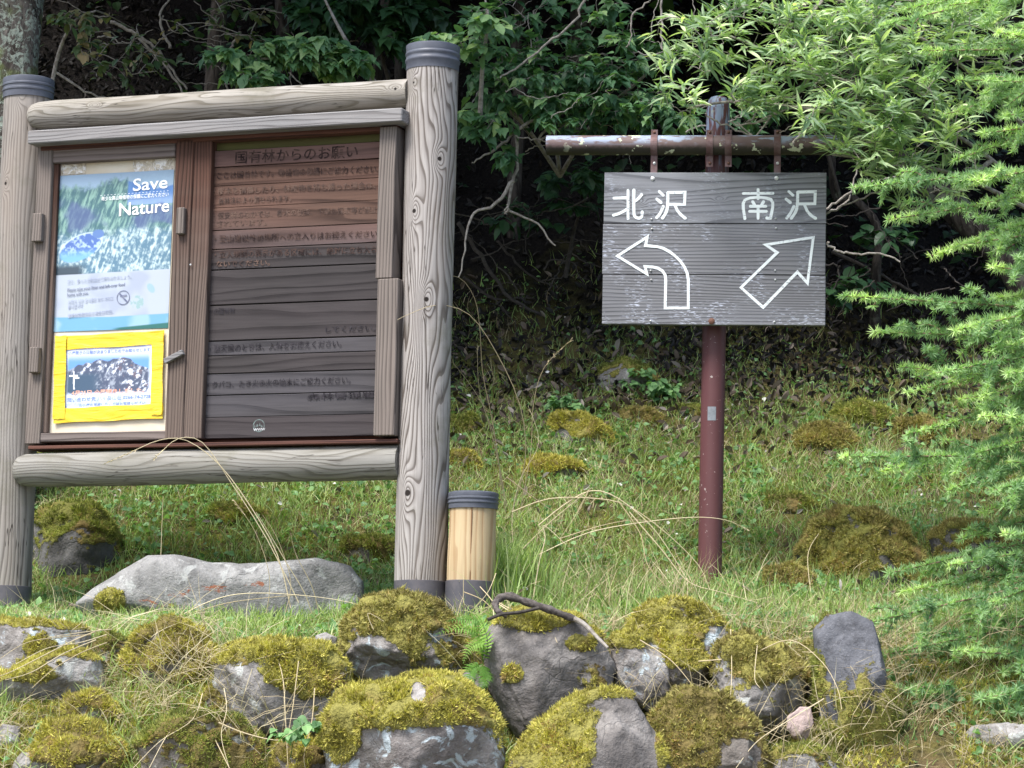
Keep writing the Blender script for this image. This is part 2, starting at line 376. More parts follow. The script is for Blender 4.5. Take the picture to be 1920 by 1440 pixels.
def pole_mat():
    n = NT('pole_red_brown_paint'); co = n.obj(); sep = n.node('ShaderNodeSeparateXYZ'); n.put(sep.inputs[0], co)
    c = n.mix(n.noise(n.mapping(co, (14, 14, 2)), 1, 4), (.085, .030, .033), (.13, .055, .058))
    f = n.smooth(n.noise(co, 55, 3, .7), .66, .72); c = n.mix(f, c, (.42, .36, .34))
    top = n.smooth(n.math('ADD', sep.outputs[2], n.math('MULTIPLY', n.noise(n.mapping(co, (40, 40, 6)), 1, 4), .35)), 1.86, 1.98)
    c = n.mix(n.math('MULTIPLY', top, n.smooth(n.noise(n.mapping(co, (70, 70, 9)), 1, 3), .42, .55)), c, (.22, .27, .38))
    lic = n.math('MULTIPLY', n.smooth(n.noise(co, 28, 3), .55, .6), n.smooth(sep.outputs[2], 1.88, 1.94))
    c = n.mix(n.math('MULTIPLY', lic, n.smooth(sep.outputs[0], .0, -.02)), c, (.42, .46, .34))
    return n.finish(c, .5, n.bump(f, .3, .002), spec=.35)
M_POLE = pole_mat()
def bar_mat():
    n = NT('crossbar_weathered_paint'); co = n.obj(); sep = n.node('ShaderNodeSeparateXYZ'); n.put(sep.inputs[0], co)
    c = n.mix(n.noise(n.mapping(co, (6, 20, 20)), 1, 4), (.09, .058, .056), (.155, .112, .11))
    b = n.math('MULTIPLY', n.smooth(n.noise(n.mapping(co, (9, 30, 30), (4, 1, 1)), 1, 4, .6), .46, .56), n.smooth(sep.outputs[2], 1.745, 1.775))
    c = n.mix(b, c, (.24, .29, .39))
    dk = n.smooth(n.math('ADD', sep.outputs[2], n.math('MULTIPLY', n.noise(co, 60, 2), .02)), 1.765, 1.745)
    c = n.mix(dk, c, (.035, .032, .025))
    l = n.math('MULTIPLY', n.smooth(n.noise(co, 22, 4, .55), .60, .63), n.smooth(n.noise(co, 3.3, 1), .40, .55))
    c = n.mix(l, c, (.50, .54, .40))
    return n.finish(c, .6, n.bump(l, .5, .003), spec=.3)
M_BAR = bar_mat()
def rock_mat(name, c1, c2, c3, lichen=None, moss=((.32, .30, .08), (.16, .145, .045)), crack=.5):
    n = NT(name); co = n.obj(); a = n.noise(co, 5, 6, .65); b = n.noise(co, 26, 5, .7); g = n.noise(co, 120, 2, .6)
    c = n.ramp(a, [(.28, c1), (.5, c2), (.72, c3)])
    c = n.mix(n.math('MULTIPLY', n.smooth(b, .45, .72), .6), c, tuple(k * .45 for k in c1))
    c = n.mix(n.math('MULTIPLY', n.smooth(g, .55, .75), .3), c, tuple(min(1, k * 1.4) for k in c3))
    big = n.noise(co, 2.6, 3, .6, .5); c = n.mix(n.math('MULTIPLY', n.smooth(big, .45, .62), .5), c, tuple(k * .6 for k in c1))
    wv = n.node('ShaderNodeVectorMath', operation='ADD'); n.put(wv.inputs[0], co); nz = n.node('ShaderNodeTexNoise'); n.put(nz.inputs['Vector'], co); nz.inputs['Scale'].default_value = 9; sc_ = n.node('ShaderNodeVectorMath', operation='SCALE'); n.put(sc_.inputs[0], nz.outputs['Color']); sc_.inputs['Scale'].default_value = .16; n.put(wv.inputs[1], sc_.outputs[0])
    cr = n.math('MULTIPLY', n.smooth(n.voro(wv.outputs[0], 3.5, 'DISTANCE_TO_EDGE'), .014, .0), n.smooth(n.noise(co, 5, 2), .50, .60)); c = n.mix(n.math('MULTIPLY', cr, .18), c, tuple(k * .25 for k in c1))
    if lichen:
        l = n.smooth(n.noise(co, 13, 5, .62, .8), .55, .62); c = n.mix(n.math('MULTIPLY', l, .85), c, lichen)
    mk = n.attr('moss'); m = n.smooth(n.math('ADD', mk, n.math('MULTIPLY_ADD', n.noise(co, 24, 5, .75), 1.5, -.75)), .38, .52)
    mc = n.mix(n.noise(co, 60, 3, .7), tuple(k * .75 for k in moss[1]), tuple(k * .95 for k in moss[0])); mc = n.mix(n.smooth(n.noise(co, 7, 3), .52, .68), mc, (.17, .125, .045))
    c = n.mix(m, c, mc)
    rd = n.attr('rust'); c = n.mix(n.math('MULTIPLY', n.smooth(n.math('ADD', rd, n.math('MULTIPLY_ADD', n.noise(n.mapping(co, (22, 22, 60)), 1, 5, .75), 3.4, -1.9)), .5, .8), n.smooth(rd, .1, .4)), c, (.24, .10, .06))
    hgt = n.math('ADD', n.math('MULTIPLY', b, 1.0), n.math('MULTIPLY', g, .35)); hgt = n.math('ADD', hgt, n.math('MULTIPLY', cr, -.2)); hgt = n.math('ADD', hgt, n.math('MULTIPLY', n.math('MULTIPLY', m, n.noise(co, 70, 3)), 1.5))
    return n.finish(c, .9, n.bump(hgt, .8, .012), spec=.15)
MOSSY = ((.34, .27, .03), (.15, .125, .02))
R_GREY = rock_mat('rock_grey', (.18, .17, .165), (.27, .26, .25), (.37, .36, .345), (.42, .44, .42))
R_SLAB = rock_mat('rock_pale_slab', (.155, .155, .153), (.235, .235, .23), (.31, .31, .303), (.34, .35, .34))
R_PURP = rock_mat('rock_purple', (.115, .105, .10), (.18, .168, .16), (.27, .255, .24))
R_BLUE = rock_mat('rock_blue_lichen', (.15, .13, .12), (.26, .245, .235), (.38, .385, .38), (.46, .54, .58))
R_BROWN = rock_mat('rock_brown_moss', (.14, .125, .11), (.2, .18, .16), (.30, .28, .26), (.36, .38, .36), ((.22, .18, .06), (.10, .08, .035)))
R_DARK = rock_mat('rock_dark_mossy', (.08, .078, .075), (.12, .118, .115), (.18, .18, .175), None, ((.19, .19, .045), (.085, .09, .028)))  # darker grey stone with olive moss
R_UPR = rock_mat('rock_blue_grey', (.075, .078, .088), (.125, .13, .145), (.20, .205, .22))
R_PINK = rock_mat('rock_pinkish', (.30, .23, .21), (.38, .30, .28), (.46, .38, .35))
def moss_leaf(name, a, b, c): return leaf_mat(name, [(0, a), (.45, b), (.8, c), (1, (.42, .30, .13))], .2, .9, .1, 1.1)
M_MOSS = moss_leaf('moss_yellow', (.24, .21, .06), (.50, .46, .11), (.74, .69, .20))
M_MOSSB = moss_leaf('moss_brown', (.18, .15, .06), (.35, .31, .11), (.54, .51, .19))
M_MOSSD = moss_leaf('moss_olive', (.13, .15, .045), (.28, .31, .08), (.46, .49, .13))

def ground_material():
    n = NT('forest_ground'); co = n.obj(); sep = n.node('ShaderNodeSeparateXYZ'); n.put(sep.inputs[0], co)
    a = n.noise(co, 1.7, 5, .6); b = n.noise(co, 9, 5, .65); g = n.noise(co, 60, 3, .7)
    c = n.ramp(a, [(.32, (.075, .085, .022)), (.5, (.11, .10, .03)), (.66, (.12, .085, .045))])
    c = n.mix(n.smooth(b, .42, .66), c, (.05, .045, .025)); c = n.mix(n.math('MULTIPLY', n.smooth(g, .5, .7), .5), c, (.19, .17, .07))
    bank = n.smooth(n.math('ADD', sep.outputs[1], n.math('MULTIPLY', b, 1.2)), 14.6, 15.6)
    shaded_soil = n.mix(n.smooth(g, .4, .65), (.006, .005, .005), (.015, .013, .011)); c = n.mix(bank, c, shaded_soil)  # bank soil coloured near black, forest shade put into the colour
    road = n.smooth(sep.outputs[1], 9.2, 8.8); c = n.mix(road, c, n.mix(g, (.16, .15, .14), (.24, .23, .21)))
    return n.finish(c, .95, n.bump(n.math('ADD', b, n.math('MULTIPLY', g, .5)), 1.0, .03), spec=.1)
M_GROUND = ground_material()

# ------------------------------------------------------------------ the ground sheet
def build_ground():
    RECESS[0] = .17
    xs = np.concatenate([np.linspace(-60, -3.2, 30), np.linspace(-3.1, 3.1, 230), np.linspace(3.2, 60, 30)])
    ys = np.concatenate([np.linspace(-25, 8.8, 24), np.linspace(8.9, 15.4, 270), np.linspace(15.45, 19, 80), np.linspace(19.3, 60, 30)])
    X, Y = np.meshgrid(xs, ys); Z = ground_z(X, Y); V = np.stack([X, Y, Z], -1).reshape(-1, 3); W = len(xs)
    i, j = np.meshgrid(np.arange(W - 1), np.arange(len(ys) - 1)); a = (j * W + i).ravel()
    F = np.stack([a, a + 1, a + W + 1, a + W], 1)
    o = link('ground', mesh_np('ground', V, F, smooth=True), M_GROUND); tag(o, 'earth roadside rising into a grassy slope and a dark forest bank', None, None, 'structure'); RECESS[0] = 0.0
build_ground()

# ------------------------------------------------------------------ notice board
def text_mesh(body):
    c = bpy.data.curves.new('t', 'FONT'); c.body = body; c.resolution_u = 3; c.offset = 0.012
    o = bpy.data.objects.new('t', c); COL.objects.link(o); bpy.context.view_layer.update()
    me = bpy.data.meshes.new_from_object(o.evaluated_get(bpy.context.evaluated_depsgraph_get()))
    n = len(me.vertices); a = np.zeros(n * 3, np.float32); me.vertices.foreach_get('co', a); a = a.reshape(-1, 3)
    bpy.data.objects.remove(o); bpy.data.curves.remove(c); return me, a
def text(body, PL, px0, py0, px1, py1, hpx, mat, parent, w, name='lettering'):
    """one line of writing from baseline start to baseline end, given in photograph pixels on the plane"""
    me, a = text_mesh(body)
    if len(a) == 0: return None
    u0, v0 = PL.uv(px0, py0, w); u1, v1 = PL.uv(px1, py1, w)
    sx = (u1 - u0) / (a[:, 0].max() - a[:, 0].min()); sy = hpx / (FPX / 11.0) / 0.86
    x = (a[:, 0] - a[:, 0].min()) * sx; V = np.stack([u0 + x, np.full(len(a), -w), v0 + a[:, 1] * sy + (v1 - v0) * x / (u1 - u0)], -1)
    me.vertices.foreach_set('co', V.astype(np.float32).ravel()); me.name = name; me.update(); me.materials.clear()
    return link(name, me, mat, parent)
def pbox(mb, p0, p1, w0, w1, PL=None, ch=.003):
    PL = PL or BP; u0, v0 = PL.uv(*p0, w1); u1, v1 = PL.uv(*p1, w1); mb.box((u0, -w0, v0), (u1, -w1, v1), ch)
def one(name, mat, parent, *a, PL=None, ch=.003):
    m = MB(); pbox(m, *a, PL=PL, ch=ch); return m.build(name, mat, parent)
def log_cyl(mb, pts, rad, sides=44, n=26, wob=.0015, seed=0):
    pts = np.array(pts, float); t = np.linspace(0, 1, n)[:, None]; P = pts[0] * (1 - t) + pts[1] * t
    mb.tube(P, np.interp(t[:, 0], np.linspace(0, 1, len(rad)), rad) + wob * np.sin(t[:, 0] * 9 + seed), sides)
def cap_parts(R, z0, z1, c):
    m = MB(); h = z1 - z0; k = 44
    prof = [(R, 0), (R + .001, h * .30), (R + .004, h * .34), (R + .004, h * .42), (R + .001, h * .46), (R + .001, h * .56), (R + .004, h * .60), (R + .004, h * .68), (R + .001, h * .72), (R + .003, h * .94), (R + .002, h), (R - .01, h + .004), (.02, h + .008)]
    m.lathe(prof, k, (c[0], c[1], z0)); return m
rz = -math.radians(21)
board = thing('notice_board', 'roofed wooden notice board hung between two thick weathered log posts', 'notice board', BP.O, rz)
zc = BP.uv(812, 122, .1)[1]; zt = BP.uv(764, 92, 0)[1]
m = MB(); log_cyl(m, [(-.004, 0, -.12), (-.013, 0, zc + .02)], [.0965, .0955, .0965]); m.build('post', M_POST_R, board, True)
c = cap_parts(.0995, zc, zt, (-.013, 0)); c.build('post_cap', M_CAP, board, True)
zcol = BP.uv(790, 1087, .1)[1]
m = MB(); m.lathe([(.0985, -.2), (.0985, zcol), (.094, zcol + .003)], 44, (-.004, 0, 0)); m.build('post_collar', M_COLLAR, board, True)
zc = BP.uv(45, 176, .1)[1]; zt = BP.uv(93, 148, 0)[1]
m = MB(); log_cyl(m, [(-1.748, 0, -.15), (-1.750, 0, zc + .02)], [.0965, .0955, .0965], seed=2); m.build('post', M_POST_L, board, True)
c = cap_parts(.0995, zc, zt, (-1.750, 0)); c.build('post_cap', M_CAP, board, True)
zcol = BP.uv(25, 1097, .1)[1]
m = MB(); m.lathe([(.0985, -.3), (.0985, zcol), (.094, zcol + .003)], 44, (-1.748, 0, 0)); m.build('post_collar', M_COLLAR, board, True)
def rail(name, tl, bl, tr, br, wl, wr, mat, seed):
    ul, a = BP.uv(*tl, wl); _, b = BP.uv(*bl, wl); _, c_ = BP.uv(*tr, wr); ur, d = BP.uv(*br, wr)
    n = 40; t = np.linspace(0, 1, n); P = np.stack([ul + (ur - ul) * t, -(wl + (wr - wl) * t), (a + b) / 2 * (1 - t) + (c_ + d) / 2 * t], -1)
    R = ((a - b) / 2) * (1 - t) + ((c_ - d) / 2) * t + .0012 * np.sin(t * 11 + seed)
    R = R * np.concatenate([[.52, .80, .94], np.ones(n - 3)]); P[0, 0] += .004; P[1, 0] = P[0, 0] + .016; P[2, 0] = P[0, 0] + .045
    m = MB(); m.tube(P, R, 40); m.build(name, mat, board, True)
rail('upper_rail', (56, 192), (56, 244), (768, 148), (768, 201), .062, .030, M_RAIL, 1)
rail('lower_rail', (30, 850), (30, 915), (752, 833), (752, 899), .062, .030, M_RAIL2, 4)
one('back_board', M_DARK, board, (80, 280), (742, 828), -.02, .02)
one('eave_board', M_EAVE, board, (52, 245), (753, 227), .0, .150, ch=.004)
one('eave_beam', M_DARK, board, (76, 268), (745, 243), .0, .088)
one('base_strip', M_DARK, board, (52, 836), (745, 830), -.02, .095)
one('stile', M_FRAME_L, board, (71, 274), (74, 832), .02, .085)
one('stile', M_FRAME_V, board, (95.5, 274), (87.5, 812), .02, .066)
one('door_rail', M_FRAME_H, board, (96, 277), (328, 293), .02, .078)
one('door_rail', M_FRAME_H, board, (75, 812), (313, 824), .02, .080)
one('mullion', M_FRAME_V, board, (330, 262), (342, 822), .02, .088)
one('mullion', M_FRAME_V, board, (359, 261), (377, 822), .02, .081)
m = MB(); m.box((-.162, .02, .60), (-.128, -.080, 1.775), .003); m.build('stile', M_FRAME_L, board)
one('batten', M_FRAME_L, board, (712, 238), (735, 521), .02, .104)
one('batten', M_FRAME_L, board, (708, 523), (738, 816), .02, .110)
for a, b in (((60, 400), (76, 452)), ((55, 651), (70, 698)), ((331, 389), (343, 438))):
    one('turn_button', M_FRAME_L, board, a, b, .08, .112)
m = MB(); m.box((-.042, -.088, -.010), (.042, -.108, .010), .002)
u, v = BP.uv(326, 669, .1); a = math.radians(24)
m.v = [(u + x * math.cos(a) - z * math.sin(a), y, v + x * math.sin(a) + z * math.cos(a)) for x, y, z in m.v]
m.build('turn_button', M_EAVE, board)
m = MB(); u, v = BP.uv(357, 496, .09); m.lathe([(.004, -.0), (.003, .003)], 10); m.v = [(u + x, -.088 - z, v + y) for x, y, z in m.v]; m.build('nail', M_NAIL, board)
# text planks
ys = [256, 283, 315, 350, 391, 433, 468, 507, 573, 640, 668, 701, 742, 783, 826]
vs = [BP.uv(396, y, .05)[1] for y in ys]; uL = BP.uv(388, 300, .03)[0] - .02; uR = BP.uv(716, 300, .05)[0] + .03
vs[-1] = max(vs[-1], .597)
for i in range(len(ys) - 1):
    mt = M_MOSSP if i == 0 else (M_PLANK2 if i in (1, 5, 9, 11, 12) else M_PLANK)
    d = .05 + (.002 if i % 3 == 1 else 0) - (.012 if i == 0 else 0); g = .0022 if i in (1, 6, 7, 8, 9, 11) else .0008
    m = MB(); m.box((uL, -.022, vs[i] - g), (uR, -d, vs[i + 1] + g), .0015); m.build('plank', mt, board)
def inkm(name, c, a):
    n = NT(name); f = n.noise(n.obj(), 45, 3); return n.finish(n.mix(n.smooth(f, .35, .65), c, a), .9, spec=.05)
INK = inkm('burnt_lettering', (.026, .018, .018), (.085, .056, .048))
INK2 = inkm('faded_lettering', (.06, .042, .038), (.14, .094, .076))
INK3 = inkm('very_faded_lettering', (.022, .020, .024), (.052, .048, .055))
WT = .0535
LINES = [('国有林からのお願い', 441, 305, 671, 293, 23, INK), ('・ここは国有林です。動植物の保護にご協力ください。', 397, 335, 711, 322, 13.5, INK),
 ('・樹木を損傷したり、林産物を持ち帰った場合は、', 399, 364, 704, 352, 12.5, INK2), ('森林法により罰せられます。', 409, 382, 546, 376, 12, INK2),
 ('・保安林のなかでは、樹木の伐採、下草の採取等が禁止', 400, 410, 708, 398, 12.5, INK2), ('されています。', 406, 425, 500, 421, 12.5, INK2),
 ('・登山道以外の場所への立入りはお控えください', 402, 453, 707, 443, 12.5, INK), ('・立入規制の表示がある区域には、絶対に立ち入ら', 402, 483, 706, 473, 13, INK),
 ('ないでください。', 405, 500, 506, 497, 12, INK2), ('の国有林', 400, 588, 440, 586, 11, INK3), ('してください。', 610, 622, 704, 619, 11, INK3),
 ('・悪天候のときは、入林をお控えください。', 392, 659, 640, 649, 13, INK3), ('・タバコ、たき火の火の始末にご協力ください。', 388, 727, 657, 717, 12.5, INK3), ('森林管理署', 575, 749, 702, 744, 11, INK3)]
for l in LINES: text(l[0], BP, *l[1:6], l[6], board, WT)
u, v = BP.uv(485, 798, WT); m = MB(); k = 28; M_EMB = simple_mat('emblem_pale_green', (.17, .23, .22), .8, 0, (.08, .09, .09), 90)
for i in range(k):
    a0, a1 = 2 * math.pi * i / k, 2 * math.pi * (i + .95) / k
    m.add([(u + r * math.cos(a), -.0525, v + r * math.sin(a)) for a, r in ((a0, .021), (a1, .021), (a1, .0245), (a0, .0245))], [(0, 1, 2, 3)])
for i, (a, b, hh) in enumerate([(-.017, -.004, .015), (-.007, -.002, .02), (.004, .002, .018), (.012, -.003, .013)]):
    m.add([(u + a - .004, -.053, v + b - .003), (u + a + .005, -.053, v + b - .003), (u + a, -.053, v + b + .5 * hh)], [(0, 1, 2)])
m.build('emblem', M_EMB, board); text('WWW', BP, 475, 808, 497, 807, 6, M_NAIL, board, .0535)
M_CREAM = simple_mat('panel_cream', (.60, .53, .40), .55, 0, (.68, .63, .52), 5, .1)
one('display_panel', M_CREAM, board, (104, 294), (318, 814), .02, .044, ch=0)
def film_mat():
    n = NT('wrinkled_film_painted_gleam'); f = n.noise(n.obj(), 26, 4, .6, 1.5); return n.finish(n.mix(n.smooth(f, .5, .6), (.62, .56, .45), (.86, .85, .82)), .15, n.bump(f, 1.0, .02), spec=.8)  # opaque cream sheet, white streaks paint in the gleam of the film
FILM = film_mat()
def sheet(name, mat, parent, uv, w, nx, nz, paint, wave=.001):
    (u0, v0), (u1, v1) = uv; s, t = np.meshgrid(np.linspace(0, 1, nx), np.linspace(0, 1, nz)); X = u0 + (u1 - u0) * s; Z = v0 + (v1 - v0) * t
    Yw = -(w + wave * (1 + np.sin(s * 7 + t * 5))); V = np.stack([X, Yw, Z], -1).reshape(-1, 3)
    i, j = np.meshgrid(np.arange(nx - 1), np.arange(nz - 1)); a = (j * nx + i).ravel(); F = np.stack([a, a + nx, a + nx + 1, a + 1], 1)
    return link(name, mesh_np(name, V, F, {'paint': paint(s, t).reshape(-1, 3)}), mat, parent)
def paint_mat(name, rough):
    n = NT(name); return n.finish(n.attr('paint', 'Color'), rough, spec=.45)
M_PAPER = paint_mat('printed_glossy_paper', .28)
for i, (x0, y0, x1, y1) in enumerate([(107, 306, 160, 326), (250, 297, 327, 318)]):
    u0, v0 = BP.uv(x0, y0, .046); u1, v1 = BP.uv(x1, y1, .046); sheet('clear_film', FILM, board, ((u0, v0), (u1, v1)), .045, 20, 8, lambda s, t: np.zeros(s.shape + (3,)), .0008)
def L3(a, b, k): return a + (b - a) * k[..., None]
def sst(x, a, b): t = np.clip((x - a) / (b - a), 0, 1); return t * t * (3 - 2 * t)
C = lambda *c: np.array(c, float)
def paint_poster(s, t):
    P = np.stack([s * 9, t * 12, s * 0], -1); n1 = fbm(P * 2, 4, .7); n2 = fbm(P * 4.5 + 7, 3, .7); n3 = fbm(P * .6 + 3, 3)
    st = fbm(np.stack([s * 60 + t * 25, t * 16, s * 0], -1), 3, .8)
    col = np.zeros(s.shape + (3,)) + C(.36, .52, .70)
    mt = .09 - .045 * np.exp(-((s - .62) / .14) ** 2) + .02 * vnoise(np.stack([s * 14, s * 0, s * 0], -1)); mk = sst(t, mt, mt + .012) * sst(s, .3, .5)
    col = L3(col, C(.10, .24, .58), mk); col = L3(col, C(.28, .42, .72), mk * sst(t, .13, .2))
    pm = sst(t + .05 * n1 + .10 * np.clip(s - .25, 0, 1), .06, .10) * (1 - sst(t, .42, .5)) * np.clip(1.1 - sst(s, .6, .62) * (t < .21), 0, 1)
    col = L3(col, L3(np.zeros_like(col) + C(.07, .17, .20), C(.28, .48, .42), sst(st + .3 * n1, -.25, .45)), pm)
    dk = sst(n3, .05, .35) * sst(t, .12, .2) * (1 - sst(t, .5, .6)); col = L3(col, C(.10, .13, .32), dk * .7)
    gr = sst(t + .07 * n1, .33, .42); col = L3(col, L3(np.zeros_like(col) + C(.12, .24, .34), C(.62, .78, .82), sst(st * .7 + n2 * .6, -.2, .4)), gr)
    q = ((s - .22 - .1 * (t - .46)) / .19) ** 2 + ((t - .47 + .25 * (s - .22)) / .085) ** 2
    body = L3(np.zeros_like(col) + C(.10, .19, .50), C(.45, .62, .90), sst(n2, -.1, .3)); body = L3(body, C(.22, .50, .85), sst(t, .46, .54)); col = L3(col, body, 1 - sst(q, .8, 1.0))
    col = L3(col, C(.65, .80, .95), (1 - np.abs(q - .98) / .14).clip(0, 1) * (t < .5))
    q2 = ((s - .37) / .055) ** 2 + ((t - .385) / .03) ** 2; col = L3(col, C(.13, .24, .52), 1 - sst(q2, .7, 1))
    col = L3(col, C(.06, .09, .12), sst(-s + .05 * n1, -.3, -.2) * sst(t, .56, .6))
    lo = sst(t + .012 * (s - .5), .632, .636); low = np.zeros_like(col) + C(.60, .68, .80); low = L3(low, C(.50, .57, .72), sst(n3, -.1, .4)); col = L3(col, low, lo)
    q3 = ((s - .73) / .06) ** 2 + ((t - .83) / .045) ** 2; col = L3(col, L3(np.zeros_like(col) + C(.40, .60, .62), C(.58, .68, .8), sst(n2, -.1, .2)), 1 - sst(q3, .8, 1))
    q4 = ((s - .84 - .5 * (t - .74)) / .035) ** 2 + ((t - .745) / .035) ** 2; col = L3(col, C(.38, .62, .70), (1 - sst(q4, .5, 1)) * .8)
    ft = sst(t - .02 * (1 - np.abs(s - .5)), .895, .90); col = L3(col, C(.22, .52, .78), ft); col = L3(col, C(.42, .68, .85), ft * sst(n3, 0, .3))
    col = L3(col, C(.04, .20, .18), sst(t - .985 + .05 * np.clip(s - .55, 0, 1), .0, .006) * sst(s, .5, .6))
    return (col * (.78 - .14 * sst(t, .62, .64))[..., None]).clip(0, 1)
poster = thing('poster', 'blue and white laminated nature poster with bird and mountain picture', 'poster', BP.O, rz)
pc = ((BP.uv(109, 341, .047)[0], BP.uv(326, 318, .047)[1]), (BP.uv(326, 330, .047)[0], BP.uv(112, 622, .047)[1]))
sheet('poster_sheet', M_PAPER, poster, pc, .0465, 190, 240, paint_poster)
PW = .0500
M_PW = simple_mat('print_white', (.85, .89, .93), .35, 0, (.8, .85, .9), 30, 0)
M_PD = simple_mat('print_dark_blue', (.10, .12, .20), .5, 0, (.2, .22, .3), 40, 0)
M_PD2 = simple_mat('print_grey_blue', (.26, .30, .42), .5, 0, (.4, .45, .55), 40, 0)
def ptext(*a, w=PW): return text(a[0], BP, *a[1:6], a[6], poster, w)
ptext('Save', 249, 358, 314, 352, 30, M_PW); ptext('Nature', 223, 405, 317, 396, 31, M_PW)
ptext('希少な高山動植物の保護にご協力ください', 190, 376, 316, 367, 8, M_PW)
ptext('- - - - - - - - - - - - - - - - - - - -', 188, 368, 316, 359, 6, M_PW)
ptext('ゴミ、余った食料は全て持ち帰りましょう。', 126, 532, 246, 522, 8, M_PD2)
ptext('Please take your litter and left-over food', 126, 547, 234, 536, 8, M_PD); ptext('home with you.', 126, 556, 166, 552, 8, M_PD)
ptext('쓰레기, 남은 음식물은 모두 가지고', 127, 570, 212, 563, 8, M_PD2); ptext('돌아갑시다', 127, 579, 155, 576, 8, M_PD2); ptext('请将垃圾和剩余食物全部带回。', 127, 596, 212, 588, 8, M_PD2)
u, v = BP.uv(231, 558, PW); m = MB(); k = 30; rr = .0285
for i in range(k):
    a0, a1 = 2 * math.pi * i / k, 2 * math.pi * (i + 1) / k; m.add([(u + r * math.cos(a), -PW, v + r * math.sin(a)) for a, r in ((a0, rr - .003), (a1, rr - .003), (a1, rr), (a0, rr))], [(0, 1, 2, 3)])
dx, dz = rr * .70, .0022; m.add([(u - dx - dz, -PW - .0002, v + dx - dz), (u - dx + dz, -PW - .0002, v + dx + dz), (u + dx + dz, -PW - .0002, v - dx + dz), (u + dx - dz, -PW - .0002, v - dx - dz)], [(0, 1, 2, 3)])
m.add([(u - .014, -PW, v + .003), (u + .016, -PW, v + .005), (u + .014, -PW, v + .012), (u - .012, -PW, v + .009)], [(0, 1, 2, 3)]); m.build('prohibition_symbol', M_PD, poster)
# taped mountain notice
def paint_notice(s, t):
    P = np.stack([s * 10, t * 7, s * 0], -1); n1 = fbm(P * 1.6, 4, .7); n2 = fbm(np.stack([s * 34 + t * 12, t * 18, s * 0], -1), 3, .8)
    col = L3(np.zeros(s.shape + (3,)) + C(.58, .62, .86), C(.13, .30, .70), sst(t, .12, .28))
    rid = .30 - .10 * np.exp(-((s - .64) / .13) ** 2) - .06 * np.exp(-((s - .40) / .10) ** 2) + .12 * np.clip(s - .78, 0, 1) / .22 + .10 * np.clip(.2 - s, 0, 1) / .2 + .02 * vnoise(np.stack([s * 20, s * 0, s * 0], -1))
    mm = sst(t, rid, rid + .015); rock = L3(np.zeros_like(col) + C(.07, .09, .15), C(.30, .34, .42), sst(n2, -.1, .4)); rock = L3(rock, C(.16, .12, .14), sst(n1, .1, .4) * sst(s, .5, .7))
    rock = L3(rock, C(.70, .76, .90), sst(n2 * .7 + n1 * .6 + .5 * (s - .6) * sst(t, .4, .6), .22, .34)); rock = L3(rock, C(.05, .09, .15), (1 - sst(s, .3, .48)) * sst(t, .42, .5)); col = L3(col, rock, mm)
    col = L3(col, C(.62, .70, .90), sst(t + .05 * n1, .74, .80)); col = L3(col, C(.40, .47, .75), sst(t + .06 * n1, .80, .9) * sst(n2, -.2, .3))
    col = L3(col, C(.8, .84, .9), ((np.abs(s - .105 - .03 * (t - .5)) < .008) & (t > .42) & (t < .70)) * 1.0); col = L3(col, C(.8, .84, .9), (((np.abs(t - .49) < .012) & (s > .05) & (s < .15)) | ((np.abs(t - .52) < .012) & (s > .1) & (s < .17))) * 1.0)
    e = np.minimum(np.minimum(s, 1 - s), np.minimum(t, 1 - t)); col = L3(col, C(.62, .72, .92), 1 - sst(e, .0, .05)); return col.clip(0, 1)
notice = thing('taped_notice', 'small mountain photo notice fixed with wide yellow tape below the poster', 'notice', BP.O, rz)
nc = ((BP.uv(124, 650, .049)[0], BP.uv(285, 642, .049)[1]), (BP.uv(284, 700, .049)[0], BP.uv(124, 766, .049)[1]))
sheet('notice_sheet', M_PAPER, notice, nc, .0485, 170, 120, paint_notice, .0004)
def tape_mat():
    n = NT('yellow_tape'); co = n.obj(); f = n.noise(n.mapping(co, (5, 1, 30)), 1, 4, .6, 1.0); c = n.mix(n.smooth(f, .4, .65), (.80, .58, .035), (.66, .46, .02)); return n.finish(c, .38, n.bump(f, .9, .006), spec=.5)
TAPE = tape_mat()
def tape(p0, p1, hpx, w, seed):
    u0, v0 = BP.uv(*p0, w); u1, v1 = BP.uv(*p1, w); L = math.hypot(u1 - u0, v1 - v0); n = 36; d = np.array([u1 - u0, v1 - v0]) / L; q = np.array([-d[1], d[0]]); hw = hpx / 2 / 509
    V = []; F = []; r = np.random.default_rng(seed)
    for i in range(n):
        t = i / (n - 1)
        for j in range(6):
            s_ = (j / 5 * 2 - 1) * hw * (1 + .05 * math.sin(t * 12 + seed)); e = r.uniform(-.002, .002) if i in (0, n - 1) else 0
            c_ = np.array([u0, v0]) + d * (L * t + e) + q * s_; V.append((c_[0], -(w + .0009 * math.sin(t * 25 + j * 1.7 + seed) + .0009), c_[1]))
    F = [(i * 6 + j, i * 6 + j + 1, (i + 1) * 6 + j + 1, (i + 1) * 6 + j) for i in range(n - 1) for j in range(5)]
    m = MB(); m.add(V, F); m.build('tape', TAPE, notice, True)
tape((106, 644), (308, 632), 27, .0520, 1); tape((101, 780), (306, 770), 29, .0545, 2); tape((114, 630), (110, 786), 26, .0570, 3); tape((296, 624), (293, 778), 25, .0595, 5)
NW = .0497
M_PR = simple_mat('print_orange_red', (.85, .35, .22), .5, 0, (.9, .6, .5), 40, 0); M_PP = simple_mat('print_pink', (.85, .62, .72), .5, 0, (.9, .85, .9), 40, 0); M_PB = simple_mat('print_blue', (.12, .20, .52), .5, 0, (.25, .33, .65), 40, 0)
def ntext(*a, w=NW): return text(a[0], BP, *a[1:6], a[6], notice, w)
